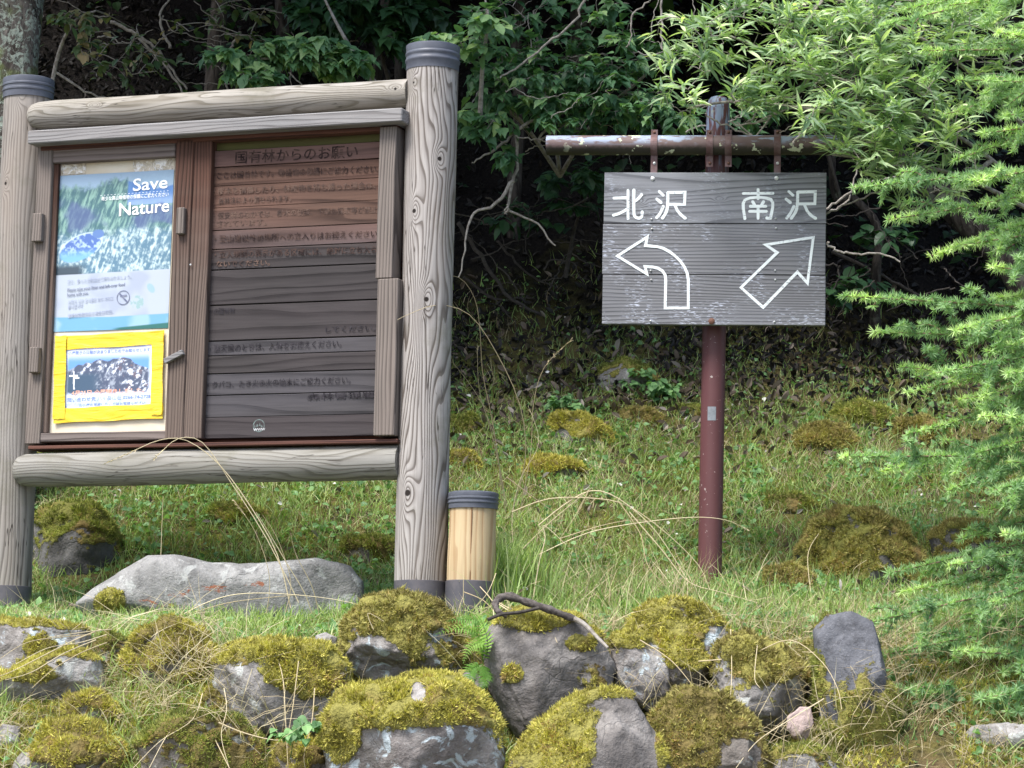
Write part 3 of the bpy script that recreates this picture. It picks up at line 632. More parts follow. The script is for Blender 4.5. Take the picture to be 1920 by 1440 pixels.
ntext('登山者からのお知らせ', 128, 656, 283, 648, 9, M_PP); ntext('小屋開きの日程が決まりましたのでお知らせします', 128, 665, 281, 658, 6.5, M_PB)
ntext('4月25日 小屋開きしました。', 134, 741, 270, 735, 9, M_PR); ntext('問い合わせ先 八ヶ岳山荘 0266-74-2728', 126, 753, 282, 746, 8, M_PB); ntext('山小屋の営業についてはお電話ください', 148, 762, 272, 757, 5.5, M_PB)

# ------------------------------------------------------------------ direction sign
rs = -math.radians(6.6)
sign = thing('direction_sign', 'grey plank direction sign with white arrows hung on a red-brown steel pole', 'direction sign', SP.O, rs)
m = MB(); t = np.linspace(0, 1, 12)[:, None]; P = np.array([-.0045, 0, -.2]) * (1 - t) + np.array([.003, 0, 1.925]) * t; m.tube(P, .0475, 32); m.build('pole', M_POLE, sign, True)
m = MB(); m.lathe([(.045, .0), (.045, .02), (.040, .036), (.030, .047), (.014, .053), (.002, .054)], 28, (.003, 0, 1.926)); m.build('pole_cap', M_POLE, sign, True)
ub0, vb0 = SP.uv(1025, 272.5, .09); ub1 = SP.uv(1662, 280, .09)[0]; RB = .0395
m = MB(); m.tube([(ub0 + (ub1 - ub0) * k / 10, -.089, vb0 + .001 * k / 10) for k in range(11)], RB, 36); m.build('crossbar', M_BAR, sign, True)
def uvw(px, py, w): return SP.uv(px, py, w)
def bolt(px, py, r, w, mat, name='bolt'):
    u, v = SP.uv(px, py, w); m = MB(); m.lathe([(r, 0), (r, .002), (r * .55, .005), (r * .1, .006)], 12); m.v = [(u + x, -w - z, v + y) for x, y, z in m.v]; return m.build(name, mat, sign, True)
M_STRAP = simple_mat('strap_rusty_steel', (.115, .065, .065), .6, .3, (.17, .12, .125), 30, .3)
for px, long_ in ((1227, 1), (1331, 0), (1366, 0), (1458, 1)):
    u = SP.uv(px, 275, .09)[0]; m = MB(); hw = .0135
    m.tube([(u - hw, -.089, vb0), (u + hw, -.089, vb0)], RB + .0045, 32)
    zt = SP.uv(px, 243, .1)[1]; zb = SP.uv(px, 326 if long_ else 312, .1)[1]
    m.box((u - hw, -.092, vb0 + RB + .003), (u + hw, -.098, zt), .001); m.box((u - hw, -.0895 if long_ else -.086, zb), (u + hw, -.0945 if long_ else -.092, vb0 - RB - .003), .001)
    m.build('strap', M_STRAP, sign)
    bolt(px, 248, .0062, .098, M_RUST); bolt(px, 306, .0062, .0945 if long_ else .092, M_NAIL if long_ else M_RUST)
WS = .128
u0 = SP.uv(1131, 460, WS)[0]; u1 = SP.uv(1548.5, 460, WS)[0]; vv = [SP.uv(1340, y, WS)[1] for y in (323.5, 419, 515, 609.5)]
for i in range(3):
    du = (.0, -.002, .001)[i]
    m = MB(); m.box((u0 + du, -.098, vv[i] - (.002 if i else 0)), (u1 + du * .5, -(WS - (.001 if i == 1 else 0)), vv[i + 1] + .0012), .0018); m.build('sign_plank', M_SIGN1 if i == 0 else M_SIGN, sign)
def crop(p): return (1000 + p[0] / 2.743, 160 + p[1] / 2.743)
def stroke(pts, wpx, k, closed=False, smooth=False, name='painted_stroke'):
    w = WS + .0006 + .00025 * (k % 6); Q = np.array([SP.uv(*crop(p), w) for p in pts]); hw = wpx / 2.743 / 475 / 2
    if closed and np.allclose(pts[0], pts[-1]): Q = Q[:-1]
    if smooth and len(Q) > 2:
        out = []; n = len(Q)
        for i in range(n if closed else n - 1):
            p0, p1, p2, p3 = (Q[(i + j) % n] if closed else Q[min(max(i + j, 0), n - 1)] for j in (-1, 0, 1, 2))
            for t in np.arange(0, 1, .25): out.append(.5 * ((2 * p1) + (-p0 + p2) * t + (2 * p0 - 5 * p1 + 4 * p2 - p3) * t * t + (-p0 + 3 * p1 - 3 * p2 + p3) * t ** 3))
        if not closed: out.append(Q[-1])
        Q = np.array(out)
    n = len(Q); r = np.random.default_rng(k); V = []; F = []
    if not closed:       # rounded ends
        a = norm(Q[0] - Q[1]); b = norm(Q[-1] - Q[-2]); Q = np.vstack([Q[0] + a * hw * .9, Q[0] + a * hw * .45, Q, Q[-1] + b * hw * .45, Q[-1] + b * hw * .9]); n = len(Q)
    for i in range(n):
        p, c_, q = Q[i - 1] if (i or closed) else None, Q[i], Q[(i + 1) % n] if (i < n - 1 or closed) else None
        d1 = norm(c_ - p) if p is not None else None; d2 = norm(q - c_) if q is not None else None
        d1 = d2 if d1 is None else d1; d2 = d1 if d2 is None else d2
        n1 = np.array([-d1[1], d1[0]]); n2 = np.array([-d2[1], d2[0]]); mt = norm(n1 + n2); s_ = hw / max(.38, mt @ n1)
        if not closed: s_ *= {0: .35, 1: .85, n - 2: .85, n - 1: .35}.get(i, 1)
        s_ *= r.uniform(.90, 1.08)
        for sg in (1, -1):
            e = c_ + mt * s_ * sg; V += [(e[0], -w, e[1]), (e[0], -WS + .002, e[1])]
    for i in range(n if closed else n - 1):
        a, b = i * 4, ((i + 1) % n) * 4; F += [(a, b, b + 2, a + 2), (a, a + 1, b + 1, b), (a + 2, b + 2, b + 3, a + 3)]
    return V, F
KANJI = {'character': [
 [[(487, 540), (487, 685)], [(415, 580), (487, 578)], [(412, 668), (450, 655), (487, 634)], [(517, 538), (517, 640), (521, 672), (540, 683), (556, 676), (560, 650)], [(557, 562), (540, 582), (518, 598)]],
 [[(648, 546), (668, 565)], [(635, 585), (657, 603)], [(634, 680), (652, 658), (668, 622)], [(692, 552), (780, 550), (778, 612), (692, 612)], [(692, 552), (691, 610), (684, 650), (664, 683)], [(727, 612), (742, 645), (762, 668), (782, 684)]],
 [[(1080, 556), (1232, 555)], [(1156, 536), (1156, 583)], [(1088, 686), (1089, 588), (1222, 587), (1222, 672), (1214, 683), (1200, 682)], [(1128, 598), (1138, 616)], [(1184, 598), (1173, 616)], [(1116, 622), (1196, 622)], [(1112, 648), (1198, 648)], [(1156, 622), (1156, 684)]],
 [[(1314, 546), (1335, 565)], [(1300, 585), (1322, 603)], [(1303, 683), (1322, 658), (1340, 622)], [(1360, 549), (1450, 547), (1448, 609), (1360, 610)], [(1360, 549), (1358, 610), (1349, 650), (1326, 684)], [(1394, 612), (1408, 645), (1428, 668), (1452, 684)]]]}
for strokes in KANJI['character']:
    m = MB()
    for k, s_ in enumerate(strokes): m.add(*stroke(s_, 15.5, k, smooth=(len(s_) > 2 and k in (2, 4, 5) ) or (k == 3 and len(s_) > 4 and s_[0][0] == 517)))
    m.build('painted_character', M_WRITE, sign)
def rounded(pts, sm):   # keep corners sharp but sample curves
    return pts
A1 = [(432, 878), (586, 780), (577, 824), (640, 830), (668, 838), (700, 855), (730, 878), (757, 905), (778, 935), (791, 965), (797, 1000), (797, 1145), (678, 1145), (681, 1000), (678, 975), (664, 954), (640, 940), (610, 934), (574, 932), (584, 970), (432, 878)]
A2 = [(1440, 782), (1195, 820), (1254, 860), (1068, 1040), (1182, 1142), (1358, 960), (1410, 1017), (1440, 782)]
for A in (A1, A2):
    m = MB(); m.add(*stroke(A, 14.5, 2, closed=True)); m.build('painted_arrow', M_WRITE, sign)
for p in [(608, 688), (610, 738), (604, 953), (607, 1000), (602, 1212), (1246, 686), (1248, 735), (1243, 952), (1244, 1000), (1240, 1216)]: bolt(*crop(p), .0038, WS, M_NAIL, 'screw')
for p in [(614, 480), (1250, 478)]: bolt(*crop(p), .0085, WS, M_NAIL, 'screw')
bolt(*crop((917, 1213)), .013, WS, M_RUST)
u, v = SP.uv(1332, 775, .047); m = MB(); V = []; n = 9
for i in range(n):
    a = math.radians(-90 - 22 + 40 * i / (n - 1)); 
    for z in (v - .028, v + .027): V.append((-.001 + .0482 * math.cos(a), .0482 * math.sin(a), z))
m.add(V, [(2 * i, 2 * i + 2, 2 * i + 3, 2 * i + 1) for i in range(n - 1)]); m.build('sticker', simple_mat('sticker_grey', (.22, .24, .27), .5, 0, (.15, .17, .19), 40, .2), sign, True)

# ------------------------------------------------------------------ short log post
Yb = 10.93; b0 = at(881, 1122, Yb); bol = thing('short_log_post', 'short fresh-cut log bollard with dark cap beside the tall post', 'bollard', b0)
zt = at(884, 925, Yb)[2] - b0[2]; zc = at(884, 951, Yb - .09)[2] - b0[2]; zk = at(880, 1088, Yb - .09)[2] - b0[2]
m = MB(); log_cyl(m, [(0, 0, -.1), (.004, 0, zc + .01)], [.0885, .0865], seed=3); m.build('log', M_FRESH, bol, True)
m = MB(); m.box((-.0008, -.0885, zk), (.0016, -.082, zc - .001)); m.build('drying_crack', simple_mat('crack_dark', (.16, .07, .03), .9), bol)
cap_parts(.0905, zc, zt, (.004, 0)).build('cap', M_CAP, bol, True)
m = MB(); m.lathe([(.091, -.15), (.091, zk), (.087, zk + .003)], 40); m.build('collar', M_COLLAR, bol, True)
#PART3

# ------------------------------------------------------------------ boulders
def ico(n):
    import bmesh
    b = bmesh.new(); bmesh.ops.create_icosphere(b, subdivisions=n, radius=1.0); b.verts.ensure_lookup_table()
    V = np.array([v.co[:] for v in b.verts]); F = np.array([[v.index for v in f.verts] for f in b.faces]); b.free(); return V, F
ICO = {5: ico(5), 6: ico(6)}
ROCKS = []
def boulder(label, poly, mat, moss=.0, mossmat=None, blobs=(), depth=None, thick=.8, facets=4, rough=.06, seed=1, rust=(), group='boulders of the dry stone wall', fuzz=1.0, push=0.0, name='boulder', box=.72):
    """poly: outline in photograph pixels -> a stone of real size and thickness standing where its outline meets the slope"""
    P = np.array(poly, float); c = (P.max(0) + P.min(0)) / 2; w, h = P.max(0) - P.min(0)
    if depth is None:
        d0 = hit(c[0], c[1] + h * .18)[1] + .02
    else: d0 = depth
    d0 += push
    ce = at(c[0], c[1], d0); px_m = FPX / d0; R = (w + h) / 4 / px_m; D = thick * min(R, h / 2 / px_m * 1.6)
    A = np.arctan2(-(P[:, 1] - c[1]), P[:, 0] - c[0]); Rr = np.hypot(P[:, 0] - c[0], P[:, 1] - c[1]); o = np.argsort(A); A, Rr = A[o], Rr[o]
    big = w > 170; V, F = ICO[6 if big else 5]; r = np.random.default_rng(seed)
    ang = np.arctan2(V[:, 2], V[:, 0]); rho = np.hypot(V[:, 0], V[:, 2])
    AA = np.concatenate([A - 2 * math.pi, A, A + 2 * math.pi]); RR = np.concatenate([Rr, Rr, Rr])
    # straight edges between outline points
    i = np.clip(np.searchsorted(AA, ang) - 1, 0, len(AA) - 2); xa, ya = RR[i] * np.cos(AA[i]), RR[i] * np.sin(AA[i]); xb, yb = RR[i + 1] * np.cos(AA[i + 1]), RR[i + 1] * np.sin(AA[i + 1])
    dx, dy = np.cos(ang), np.sin(ang); den = dx * (yb - ya) - dy * (xb - xa); Rd = (xa * (yb - ya) - ya * (xb - xa)) / np.where(np.abs(den) < 1e-6, 1e-6, den)
    Rd = np.abs(Rd) / px_m
    rr = rho ** box; yy = np.sign(V[:, 1]) * np.abs(V[:, 1]) ** .8
    Q = np.stack([rr * Rd * dx, yy * D, rr * Rd * dy], -1)
    inner = 1 - np.clip((rr - .80) / .2, 0, 1)
    for k in range(facets):
        nrm = norm(np.array([r.normal() * .8, -abs(r.normal()) - .35, r.normal() * .7])); hh = (Q @ nrm).max() * r.uniform(.62, .85)
        Q -= nrm[None] * (np.maximum(0, Q @ nrm - hh) * .85 * (.3 + .7 * inner))[:, None]
    N = norm(V * np.array([1, 1.1, 1])); s = R
    n1 = fbm(Q / s * 1.6 + seed * 3.1, 4, .55); n2 = fbm(Q / s * 6 + seed, 3, .6); ridge = 1 - np.abs(fbm(Q / s * 2.3 + seed * 5, 3)) * 2
    Q = Q + N * (s * rough * (1.6 * n1 + .45 * n2 + .5 * ridge))[:, None]
    # moss where it lies: upward faces plus the patches seen in the photograph
    e1, e2 = Q[F[:, 1]] - Q[F[:, 0]], Q[F[:, 2]] - Q[F[:, 0]]; fn = np.cross(e1, e2); vn = np.zeros_like(Q)
    for k in range(3): np.add.at(vn, F[:, k], fn)
    vn = norm(vn); W = Q + ce; X, Y = proj(W)
    mk = np.clip(vn[:, 2] * .9 + moss - .1, -.6, 1.3) + .45 * n1 + .18 * n2
    for bx, by, br, bry, val in blobs:
        g = np.exp(-(((X - bx) / br) ** 2 + ((Y - by) / bry) ** 2) ** 2); mk = mk * (1 - g) + (val + .35 * n2 + .2 * n1) * g
    mask = np.clip(mk, 0, 1); Q = Q + vn * (sst(mask, .4, .7) * (.008 + .012 * np.clip(vnoise(Q * 22 + 3), -.3, 1)))[:, None]
    ru = np.zeros(len(Q))
    for bx, by, br, bry in rust: ru = np.maximum(ru, np.exp(-(((X - bx) / br) ** 2 + ((Y - by) / bry) ** 2)))
    ob = link(name, mesh_np(name, Q, F, {'moss': mask, 'rust': ru}, True), mat); ob.location = ce; tag(ob, label, 'boulder' if w > 110 else 'stone', group)
    ROCKS.append((X.min(), X.max(), Y.min(), Y.max(), ce))
    # moss cushions
    if fuzz > 0 and mossmat:
        front = (vn[F].mean(1)[:, 1] < .35) & (mask[F].mean(1) > .50); ids = np.nonzero(front)[0]
        if len(ids):
            ar = np.linalg.norm(fn[ids], axis=1) / 2; n = int(min(9000, ar.sum() * 26000 * fuzz)); n = max(n, 30)
            pick = r.choice(ids, n, p=ar / ar.sum()); b = r.dirichlet((1, 1, 1), n); O = (Q[F[pick]] * b[..., None]).sum(1); No = vn[F[pick, 0]]
            keep = fbm(O * 16 + seed, 2) > -.32; O, No = O[keep], No[keep]; n = len(O)
            Dd = norm(No + r.normal(size=(n, 3)) * .55 + np.array([0, 0, .25])); S = r.uniform(.005, .015, n) * (1 + .5 * (vnoise(O * 30) > .2)) * (.55 + .6 * mask[F[pick, 0]][keep])
            v, f = inst(*TUFT, O - No * .002, Dd, norm(r.normal(size=(n, 3))), S)
            rn = np.clip(.46 + .55 * fbm(O * 8, 2) + .4 * vnoise(O * 60) + r.normal(size=n) * .22, 0, 1); scatter_obj('moss', [(v, f, np.repeat(rn, len(TUFT[0])))], mossmat, ob)
    return ob
HG = 'mossy stones scattered over the grassy slope'
Bd = boulder
# wall stones
Bd('wide pale grey slab with orange stains lying under the notice board', [(140, 1142), (170, 1115), (225, 1078), (275, 1046), (330, 1044), (400, 1058), (450, 1057), (520, 1052), (590, 1043), (650, 1055), (682, 1085), (686, 1130), (640, 1185), (400, 1195), (180, 1180)], R_SLAB, -.9, M_MOSS, [(205, 1130, 38, 34, 1.0), (330, 1140, 25, 12, .6)], depth=11.28, thick=.55, facets=2, rough=.028, seed=3, rust=[(395, 1102, 42, 10), (330, 1114, 22, 7), (480, 1095, 22, 9), (300, 1135, 30, 6), (270, 1125, 22, 5)], fuzz=.8)
Bd('dark mossy boulder just behind the left log post', [(50, 1000), (75, 960), (130, 945), (185, 965), (215, 1010), (222, 1080), (200, 1150), (120, 1165), (50, 1150)], R_DARK, .35, M_MOSSD, [(110, 1060, 40, 40, .25)], depth=12.2, thick=.8, seed=4, rough=.10, group=HG)
Bd('lichen-spotted reddish stone at the picture edge under straw', [(-60, 1190), (0, 1172), (80, 1170), (160, 1180), (175, 1215), (120, 1260), (40, 1285), (-60, 1290)], R_BLUE, .0, M_MOSS, [(70, 1215, 40, 22, .9), (10, 1230, 30, 40, -.5)], seed=5, thick=.9)
Bd('long low grey stone with yellow moss crest below the straw', [(-50, 1290), (20, 1265), (70, 1235), (130, 1220), (185, 1235), (200, 1290), (150, 1320), (40, 1330), (-50, 1330)], R_GREY, .15, M_MOSS, [(60, 1262, 55, 22, .9)], seed=6, push=-.02)
Bd('rounded stone wholly covered in golden moss', [(236, 1250), (255, 1195), (310, 1165), (365, 1180), (400, 1225), (405, 1280), (350, 1318), (270, 1312)], R_BROWN, .75, M_MOSS, [(270, 1275, 25, 30, .3)], seed=7, rough=.08)
Bd('wide grey-violet boulder with thick moss on its shoulder', [(395, 1300), (400, 1250), (450, 1215), (530, 1205), (600, 1215), (645, 1250), (650, 1310), (620, 1360), (560, 1395), (480, 1372), (420, 1345)], R_GREY, .35, M_MOSS, [(565, 1268, 75, 42, 1.1), (480, 1330, 75, 45, -.8), (450, 1280, 40, 28, -.4)], seed=8, rough=.06)
Bd('brown moss covered boulder with a bare bluish patch', [(645, 1235), (655, 1170), (690, 1130), (750, 1115), (810, 1130), (855, 1175), (865, 1235), (850, 1290), (780, 1300), (690, 1285)], R_BLUE, .70, M_MOSSB, [(700, 1238, 46, 42, -1.2), (800, 1240, 40, 35, .45), (740, 1160, 70, 30, 1.0)], seed=9, rough=.07, push=-.05)
Bd('big boulder with bright moss top and pale lichen face', [(600, 1400), (615, 1340), (640, 1300), (720, 1290), (790, 1262), (850, 1275), (900, 1310), (935, 1360), (948, 1420), (940, 1490), (620, 1490)], R_BLUE, .45, M_MOSS, [(740, 1330, 130, 42, 1.1), (810, 1425, 95, 52, -.9), (785, 1298, 14, 18, -.6), (640, 1380, 40, 50, .9)], seed=10, rough=.06, push=-.12)
Bd('large brown-grey boulder with a moss rim below the stick', [(905, 1230), (912, 1185), (950, 1150), (1010, 1142), (1080, 1165), (1125, 1200), (1152, 1250), (1140, 1300), (1090, 1340), (1030, 1375), (970, 1385), (940, 1350), (915, 1300)], R_PURP, -.35, M_MOSS, [(1000, 1165, 75, 22, 1.0), (1090, 1205, 40, 22, .8), (960, 1262, 26, 24, .9), (1110, 1270, 40, 40, .45)], seed=12, facets=5, rough=.05, push=-.04)
Bd('pointed violet-grey stone with moss over one flank', [(940, 1490), (965, 1420), (1020, 1360), (1080, 1315), (1150, 1290), (1190, 1300), (1215, 1350), (1250, 1420), (1280, 1490)], R_PURP, .2, M_MOSS, [(1050, 1385, 85, 75, 1.05), (1175, 1390, 55, 75, -1.0), (1160, 1298, 40, 10, .9), (1240, 1400, 14, 40, .8)], seed=13, facets=5, rough=.035, push=-.14)
Bd('small dark cracked stone wedged between two boulders', [(1145, 1235), (1155, 1200), (1195, 1185), (1235, 1200), (1258, 1245), (1255, 1300), (1225, 1340), (1180, 1310), (1155, 1280)], R_BLUE, .1, M_MOSS, [(1180, 1200, 40, 16, 1.0), (1205, 1270, 36, 45, -.6)], seed=14, rough=.1)
Bd('moss capped stone with grey lichen crust on its side', [(1180, 1180), (1215, 1138), (1265, 1125), (1320, 1140), (1365, 1185), (1365, 1235), (1325, 1270), (1300, 1320), (1260, 1315), (1210, 1250)], R_BLUE, .55, M_MOSS, [(1345, 1205, 24, 30, -.5), (1250, 1180, 60, 40, 1.0)], seed=15, rough=.08)
Bd('mossy rounded stone beside the small pink rock slab', [(1225, 1385), (1240, 1325), (1290, 1298), (1350, 1315), (1405, 1350), (1435, 1400), (1440, 1460), (1240, 1470)], R_BROWN, .65, M_MOSSB, [(1390, 1420, 40, 40, -.2), (1300, 1350, 70, 40, 1.0)], seed=16, rough=.08, push=-.08)
Bd('low brown mossy stone between the lichen crust and tall stone', [(1335, 1270), (1350, 1215), (1400, 1195), (1465, 1210), (1505, 1260), (1508, 1330), (1470, 1390), (1400, 1370), (1350, 1320)], R_GREY, .5, M_MOSSB, [(1410, 1330, 30, 35, -.5), (1420, 1240, 60, 35, 1.0)], seed=17, rough=.08)
Bd('tall smooth blue-grey stone standing upright in the wall', [(1526, 1190), (1550, 1158), (1595, 1148), (1632, 1165), (1645, 1210), (1662, 1280), (1685, 1370), (1670, 1430), (1560, 1430), (1540, 1340), (1535, 1250)], R_UPR, .0, M_MOSSD, [(1592, 1195, 44, 50, -1.0), (1545, 1390, 40, 50, .9), (1670, 1350, 30, 70, 1.0), (1610, 1360, 45, 60, .75), (1600, 1300, 60, 40, .5), (1640, 1400, 50, 50, .6), (1535, 1270, 16, 60, .8)], seed=18, facets=3, rough=.04, push=-.06)
Bd('small upright pinkish rock slab leaning in the gap', [(1476, 1345), (1500, 1325), (1520, 1326), (1526, 1355), (1512, 1392), (1488, 1385), (1476, 1368)], R_PINK, -.9, None, seed=19, rough=.05, thick=.5, depth=10.12, fuzz=0, name='stone')
Bd('flat grey slab half sunk in grass under the larch', [(1805, 1385), (1825, 1362), (1880, 1355), (1950, 1360), (1970, 1395), (1900, 1410), (1830, 1405)], R_GREY, -.5, M_MOSS, seed=20, thick=.8, fuzz=.3, name='stone')
Bd('grey stone poking out of moss in the bottom corner', [(22, 1440), (40, 1412), (72, 1410), (85, 1440), (60, 1470), (25, 1470)], R_BLUE, -.5, M_MOSS, seed=21, fuzz=.4, name='stone')
Bd('little round grey stone above the corner stone', [(-20, 1385), (5, 1358), (35, 1362), (40, 1392), (10, 1410), (-20, 1405)], R_BLUE, -.4, M_MOSS, seed=22, fuzz=.4, name='stone')
Bd('moss hummock stone under drooping straw at the bottom', [(260, 1400), (300, 1355), (370, 1340), (440, 1350), (490, 1390), (500, 1450), (420, 1480), (280, 1480)], R_BROWN, .7, M_MOSSD, seed=23, rough=.08)
Bd('low golden moss mound in the bottom corner of the wall', [(60, 1430), (80, 1375), (130, 1350), (190, 1365), (235, 1400), (240, 1460), (100, 1480)], R_BROWN, .75, M_MOSS, seed=24, rough=.07, push=.03)
Bd('small grey stone beside the moss shoulder near the brown boulder', [(588, 1210), (592, 1192), (610, 1186), (632, 1195), (632, 1218), (605, 1224)], R_GREY, -.6, None, seed=25, depth=10.55, fuzz=0, name='stone')
Bd('mossy stone filling the wall between slab and golden stone', [(150, 1260), (165, 1215), (200, 1190), (240, 1205), (255, 1260), (230, 1310), (170, 1310)], R_BROWN, .5, M_MOSSD, seed=26, rough=.09, push=.1)
Bd('bottom edge stone with grey face below the pink slab', [(1440, 1460), (1450, 1415), (1500, 1400), (1560, 1412), (1590, 1450), (1590, 1480), (1450, 1490)], R_GREY, .2, M_MOSSD, seed=27, rough=.07)
Bd('small mossy filler stone under the straw left of the corner mound', [(110, 1345), (130, 1310), (175, 1300), (215, 1320), (225, 1360), (170, 1375)], R_BROWN, .7, M_MOSS, seed=61, rough=.09)
Bd('little grey stone wedged below the brown moss boulder', [(850, 1290), (862, 1262), (890, 1258), (912, 1285), (905, 1325), (868, 1330)], R_PURP, -.1, M_MOSSD, seed=62, rough=.08)
Bd('small mossy stone between golden stone and grey-violet boulder', [(385, 1330), (392, 1300), (415, 1290), (440, 1310), (445, 1350), (405, 1360)], R_BROWN, .6, M_MOSS, seed=63, rough=.09)
Bd('mossy filler stone below the grey-violet boulder', [(510, 1440), (520, 1400), (565, 1385), (605, 1400), (620, 1440), (610, 1475), (530, 1475)], R_BROWN, .65, M_MOSS, seed=64, rough=.09)
Bd('small mossy knob stone at the foot of the dark cracked stone', [(1255, 1330), (1262, 1300), (1290, 1288), (1318, 1305), (1325, 1340), (1285, 1352)], R_BROWN, .5, M_MOSSB, seed=65, rough=.09)
Bd('mossy stone tucked between low brown stone and upright stone', [(1490, 1260), (1500, 1215), (1520, 1205), (1545, 1240), (1545, 1300), (1515, 1320), (1495, 1300)], R_DARK, .6, M_MOSSB, seed=66, rough=.09)
# slope stones
Sd = lambda *a, **k: boulder(*a, group=HG, **{'push': .07, 'fuzz': 1.5, **k})
Sd('tall moss boulder on the slope behind the upright stone', [(1500, 1040), (1520, 985), (1570, 960), (1640, 962), (1700, 990), (1735, 1050), (1740, 1110), (1690, 1150), (1560, 1150), (1505, 1110)], R_DARK, .55, M_MOSSB, [(1575, 1040, 60, 40, 1.0), (1620, 1120, 70, 30, .1)], seed=31, rough=.1, thick=.7)
Sd('moss boulder beside the tall one under larch twigs', [(1745, 1010), (1790, 980), (1850, 985), (1895, 1020), (1900, 1080), (1850, 1110), (1770, 1100)], R_DARK, .55, M_MOSSB, seed=32, rough=.1)
Sd('dark green moss dome high on the slope near the larch', [(1548, 800), (1565, 768), (1610, 752), (1655, 765), (1675, 800), (1655, 828), (1580, 830)], R_DARK, .8, M_MOSSD, seed=33, rough=.09)
Sd('brownish moss stone touching the dark green moss dome', [(1485, 850), (1495, 815), (1530, 796), (1580, 800), (1608, 830), (1600, 862), (1520, 875)], R_BROWN, .8, M_MOSSB, seed=34, rough=.08)
Sd('brown tufted stone under the tip of a larch spray', [(1670, 830), (1690, 795), (1730, 782), (1770, 800), (1785, 840), (1750, 862), (1690, 858)], R_BROWN, .75, M_MOSSB, seed=35, rough=.09)
Sd('yellow moss ridge stone with a pale face on the slope', [(1030, 800), (1045, 776), (1085, 778), (1130, 800), (1160, 835), (1165, 862), (1100, 858), (1045, 835)], R_GREY, .55, M_MOSS, [(1095, 838, 22, 12, -.8)], seed=36, rough=.08)
Sd('low golden moss stone halfway up beside tall straw', [(982, 900), (992, 868), (1030, 856), (1080, 868), (1115, 895), (1110, 918), (1020, 922)], R_BROWN, .8, M_MOSS, [(1040, 905, 40, 10, .4)], seed=37, rough=.07)
Sd('upper moss stone peeping past the tall log post', [(838, 820), (850, 788), (880, 778), (905, 800), (910, 832), (870, 842)], R_DARK, .8, M_MOSSD, seed=38, rough=.08)
Sd('lower moss stone above the short log post', [(836, 880), (848, 852), (875, 845), (900, 868), (905, 900), (860, 912)], R_BROWN, .8, M_MOSS, seed=39, rough=.08)
Sd('pale grey stone half hidden by herbs below the forest', [(1105, 730), (1125, 700), (1165, 678), (1215, 690), (1240, 725), (1235, 758), (1150, 765)], R_GREY, .30, M_MOSSD, seed=40, rough=.08, fuzz=1.0)
Sd('mossy stone right behind the pale slab by the post', [(630, 1045), (650, 1015), (700, 1005), (745, 1020), (760, 1055), (740, 1085), (660, 1085)], R_BROWN, .75, M_MOSSD, seed=41, rough=.08)
Sd('small moss lump below the plank sign edge', [(1160, 805), (1172, 775), (1205, 765), (1240, 780), (1245, 815), (1200, 828)], R_BROWN, .75, M_MOSSB, seed=42, rough=.09)
Sd('dark stone behind the red pole on the slope', [(1268, 800), (1275, 768), (1300, 760), (1330, 775), (1335, 808), (1300, 820)], R_DARK, .4, M_MOSSD, seed=43, rough=.09)
Sd('grassy moss hump in the middle of the slope', [(1420, 960), (1440, 935), (1485, 928), (1530, 945), (1540, 970), (1470, 985)], R_BROWN, .8, M_MOSSD, seed=44, rough=.08)
Sd('small moss hump seen under the notice board', [(380, 985), (400, 955), (450, 945), (500, 962), (510, 995), (440, 1005)], R_BROWN, .8, M_MOSSD, seed=45, rough=.08)
Sd('low brown moss hump near the pole foot', [(1425, 1110), (1440, 1075), (1480, 1060), (1525, 1080), (1530, 1125), (1470, 1140)], R_BROWN, .7, M_MOSSB, seed=46, rough=.08)

# ------------------------------------------------------------------ grasses, herbs, litter
M_GRASS = leaf_mat('grass_green', [(0, (.11, .18, .055)), (.35, (.23, .34, .11)), (.7, (.37, .49, .18)), (1, (.55, .61, .32))], .35, .55, .25, 1.2)
M_STRAW = leaf_mat('straw', [(0, (.28, .22, .13)), (.5, (.48, .41, .26)), (1, (.66, .60, .42))], .25, .7, .2, 1.0)
M_HERB = leaf_mat('herb_leaf', [(0, (.08, .17, .07)), (.5, (.16, .31, .12)), (1, (.28, .47, .19))], .35, .5, .3)
M_LITTER = leaf_mat('dead_leaf', [(0, (.045, .035, .025)), (.45, (.12, .09, .065)), (.8, (.24, .20, .165)), (1, (.45, .43, .41))], .15, .6, .4, 1.0)
M_LITTER_SHADE = leaf_mat('shaded_dead_leaf', [(0, (.005, .004, .003)), (.45, (.012, .010, .008)), (.88, (.030, .024, .020)), (1, (.15, .135, .13))], .1, .6, .4, 1.0)  # copy of the dead leaf, darkened to carry the shade of the bank
M_PETAL = leaf_mat('pale_litter', [(0, (.55, .55, .50)), (1, (.80, .80, .76))], .2, .7, .2, 1.0)
XR = (-2.7, 2.7); RECESS[0] = .17
def pts(n, y0, y1, fn=None, xr=XR, seed=0):
    r = np.random.default_rng(seed); x = r.uniform(*xr, n); y = r.uniform(y0, y1, n)
    if fn is not None:
        k = r.uniform(size=n) < fn(x, y); x, y = x[k], y[k]
    return np.stack([x, y, ground_z(x, y)], -1), np.random.default_rng(seed + 99)
def noise2(x, y, s, o=0): return fbm(np.stack([x * s + o, y * s, x * 0], -1), 3)
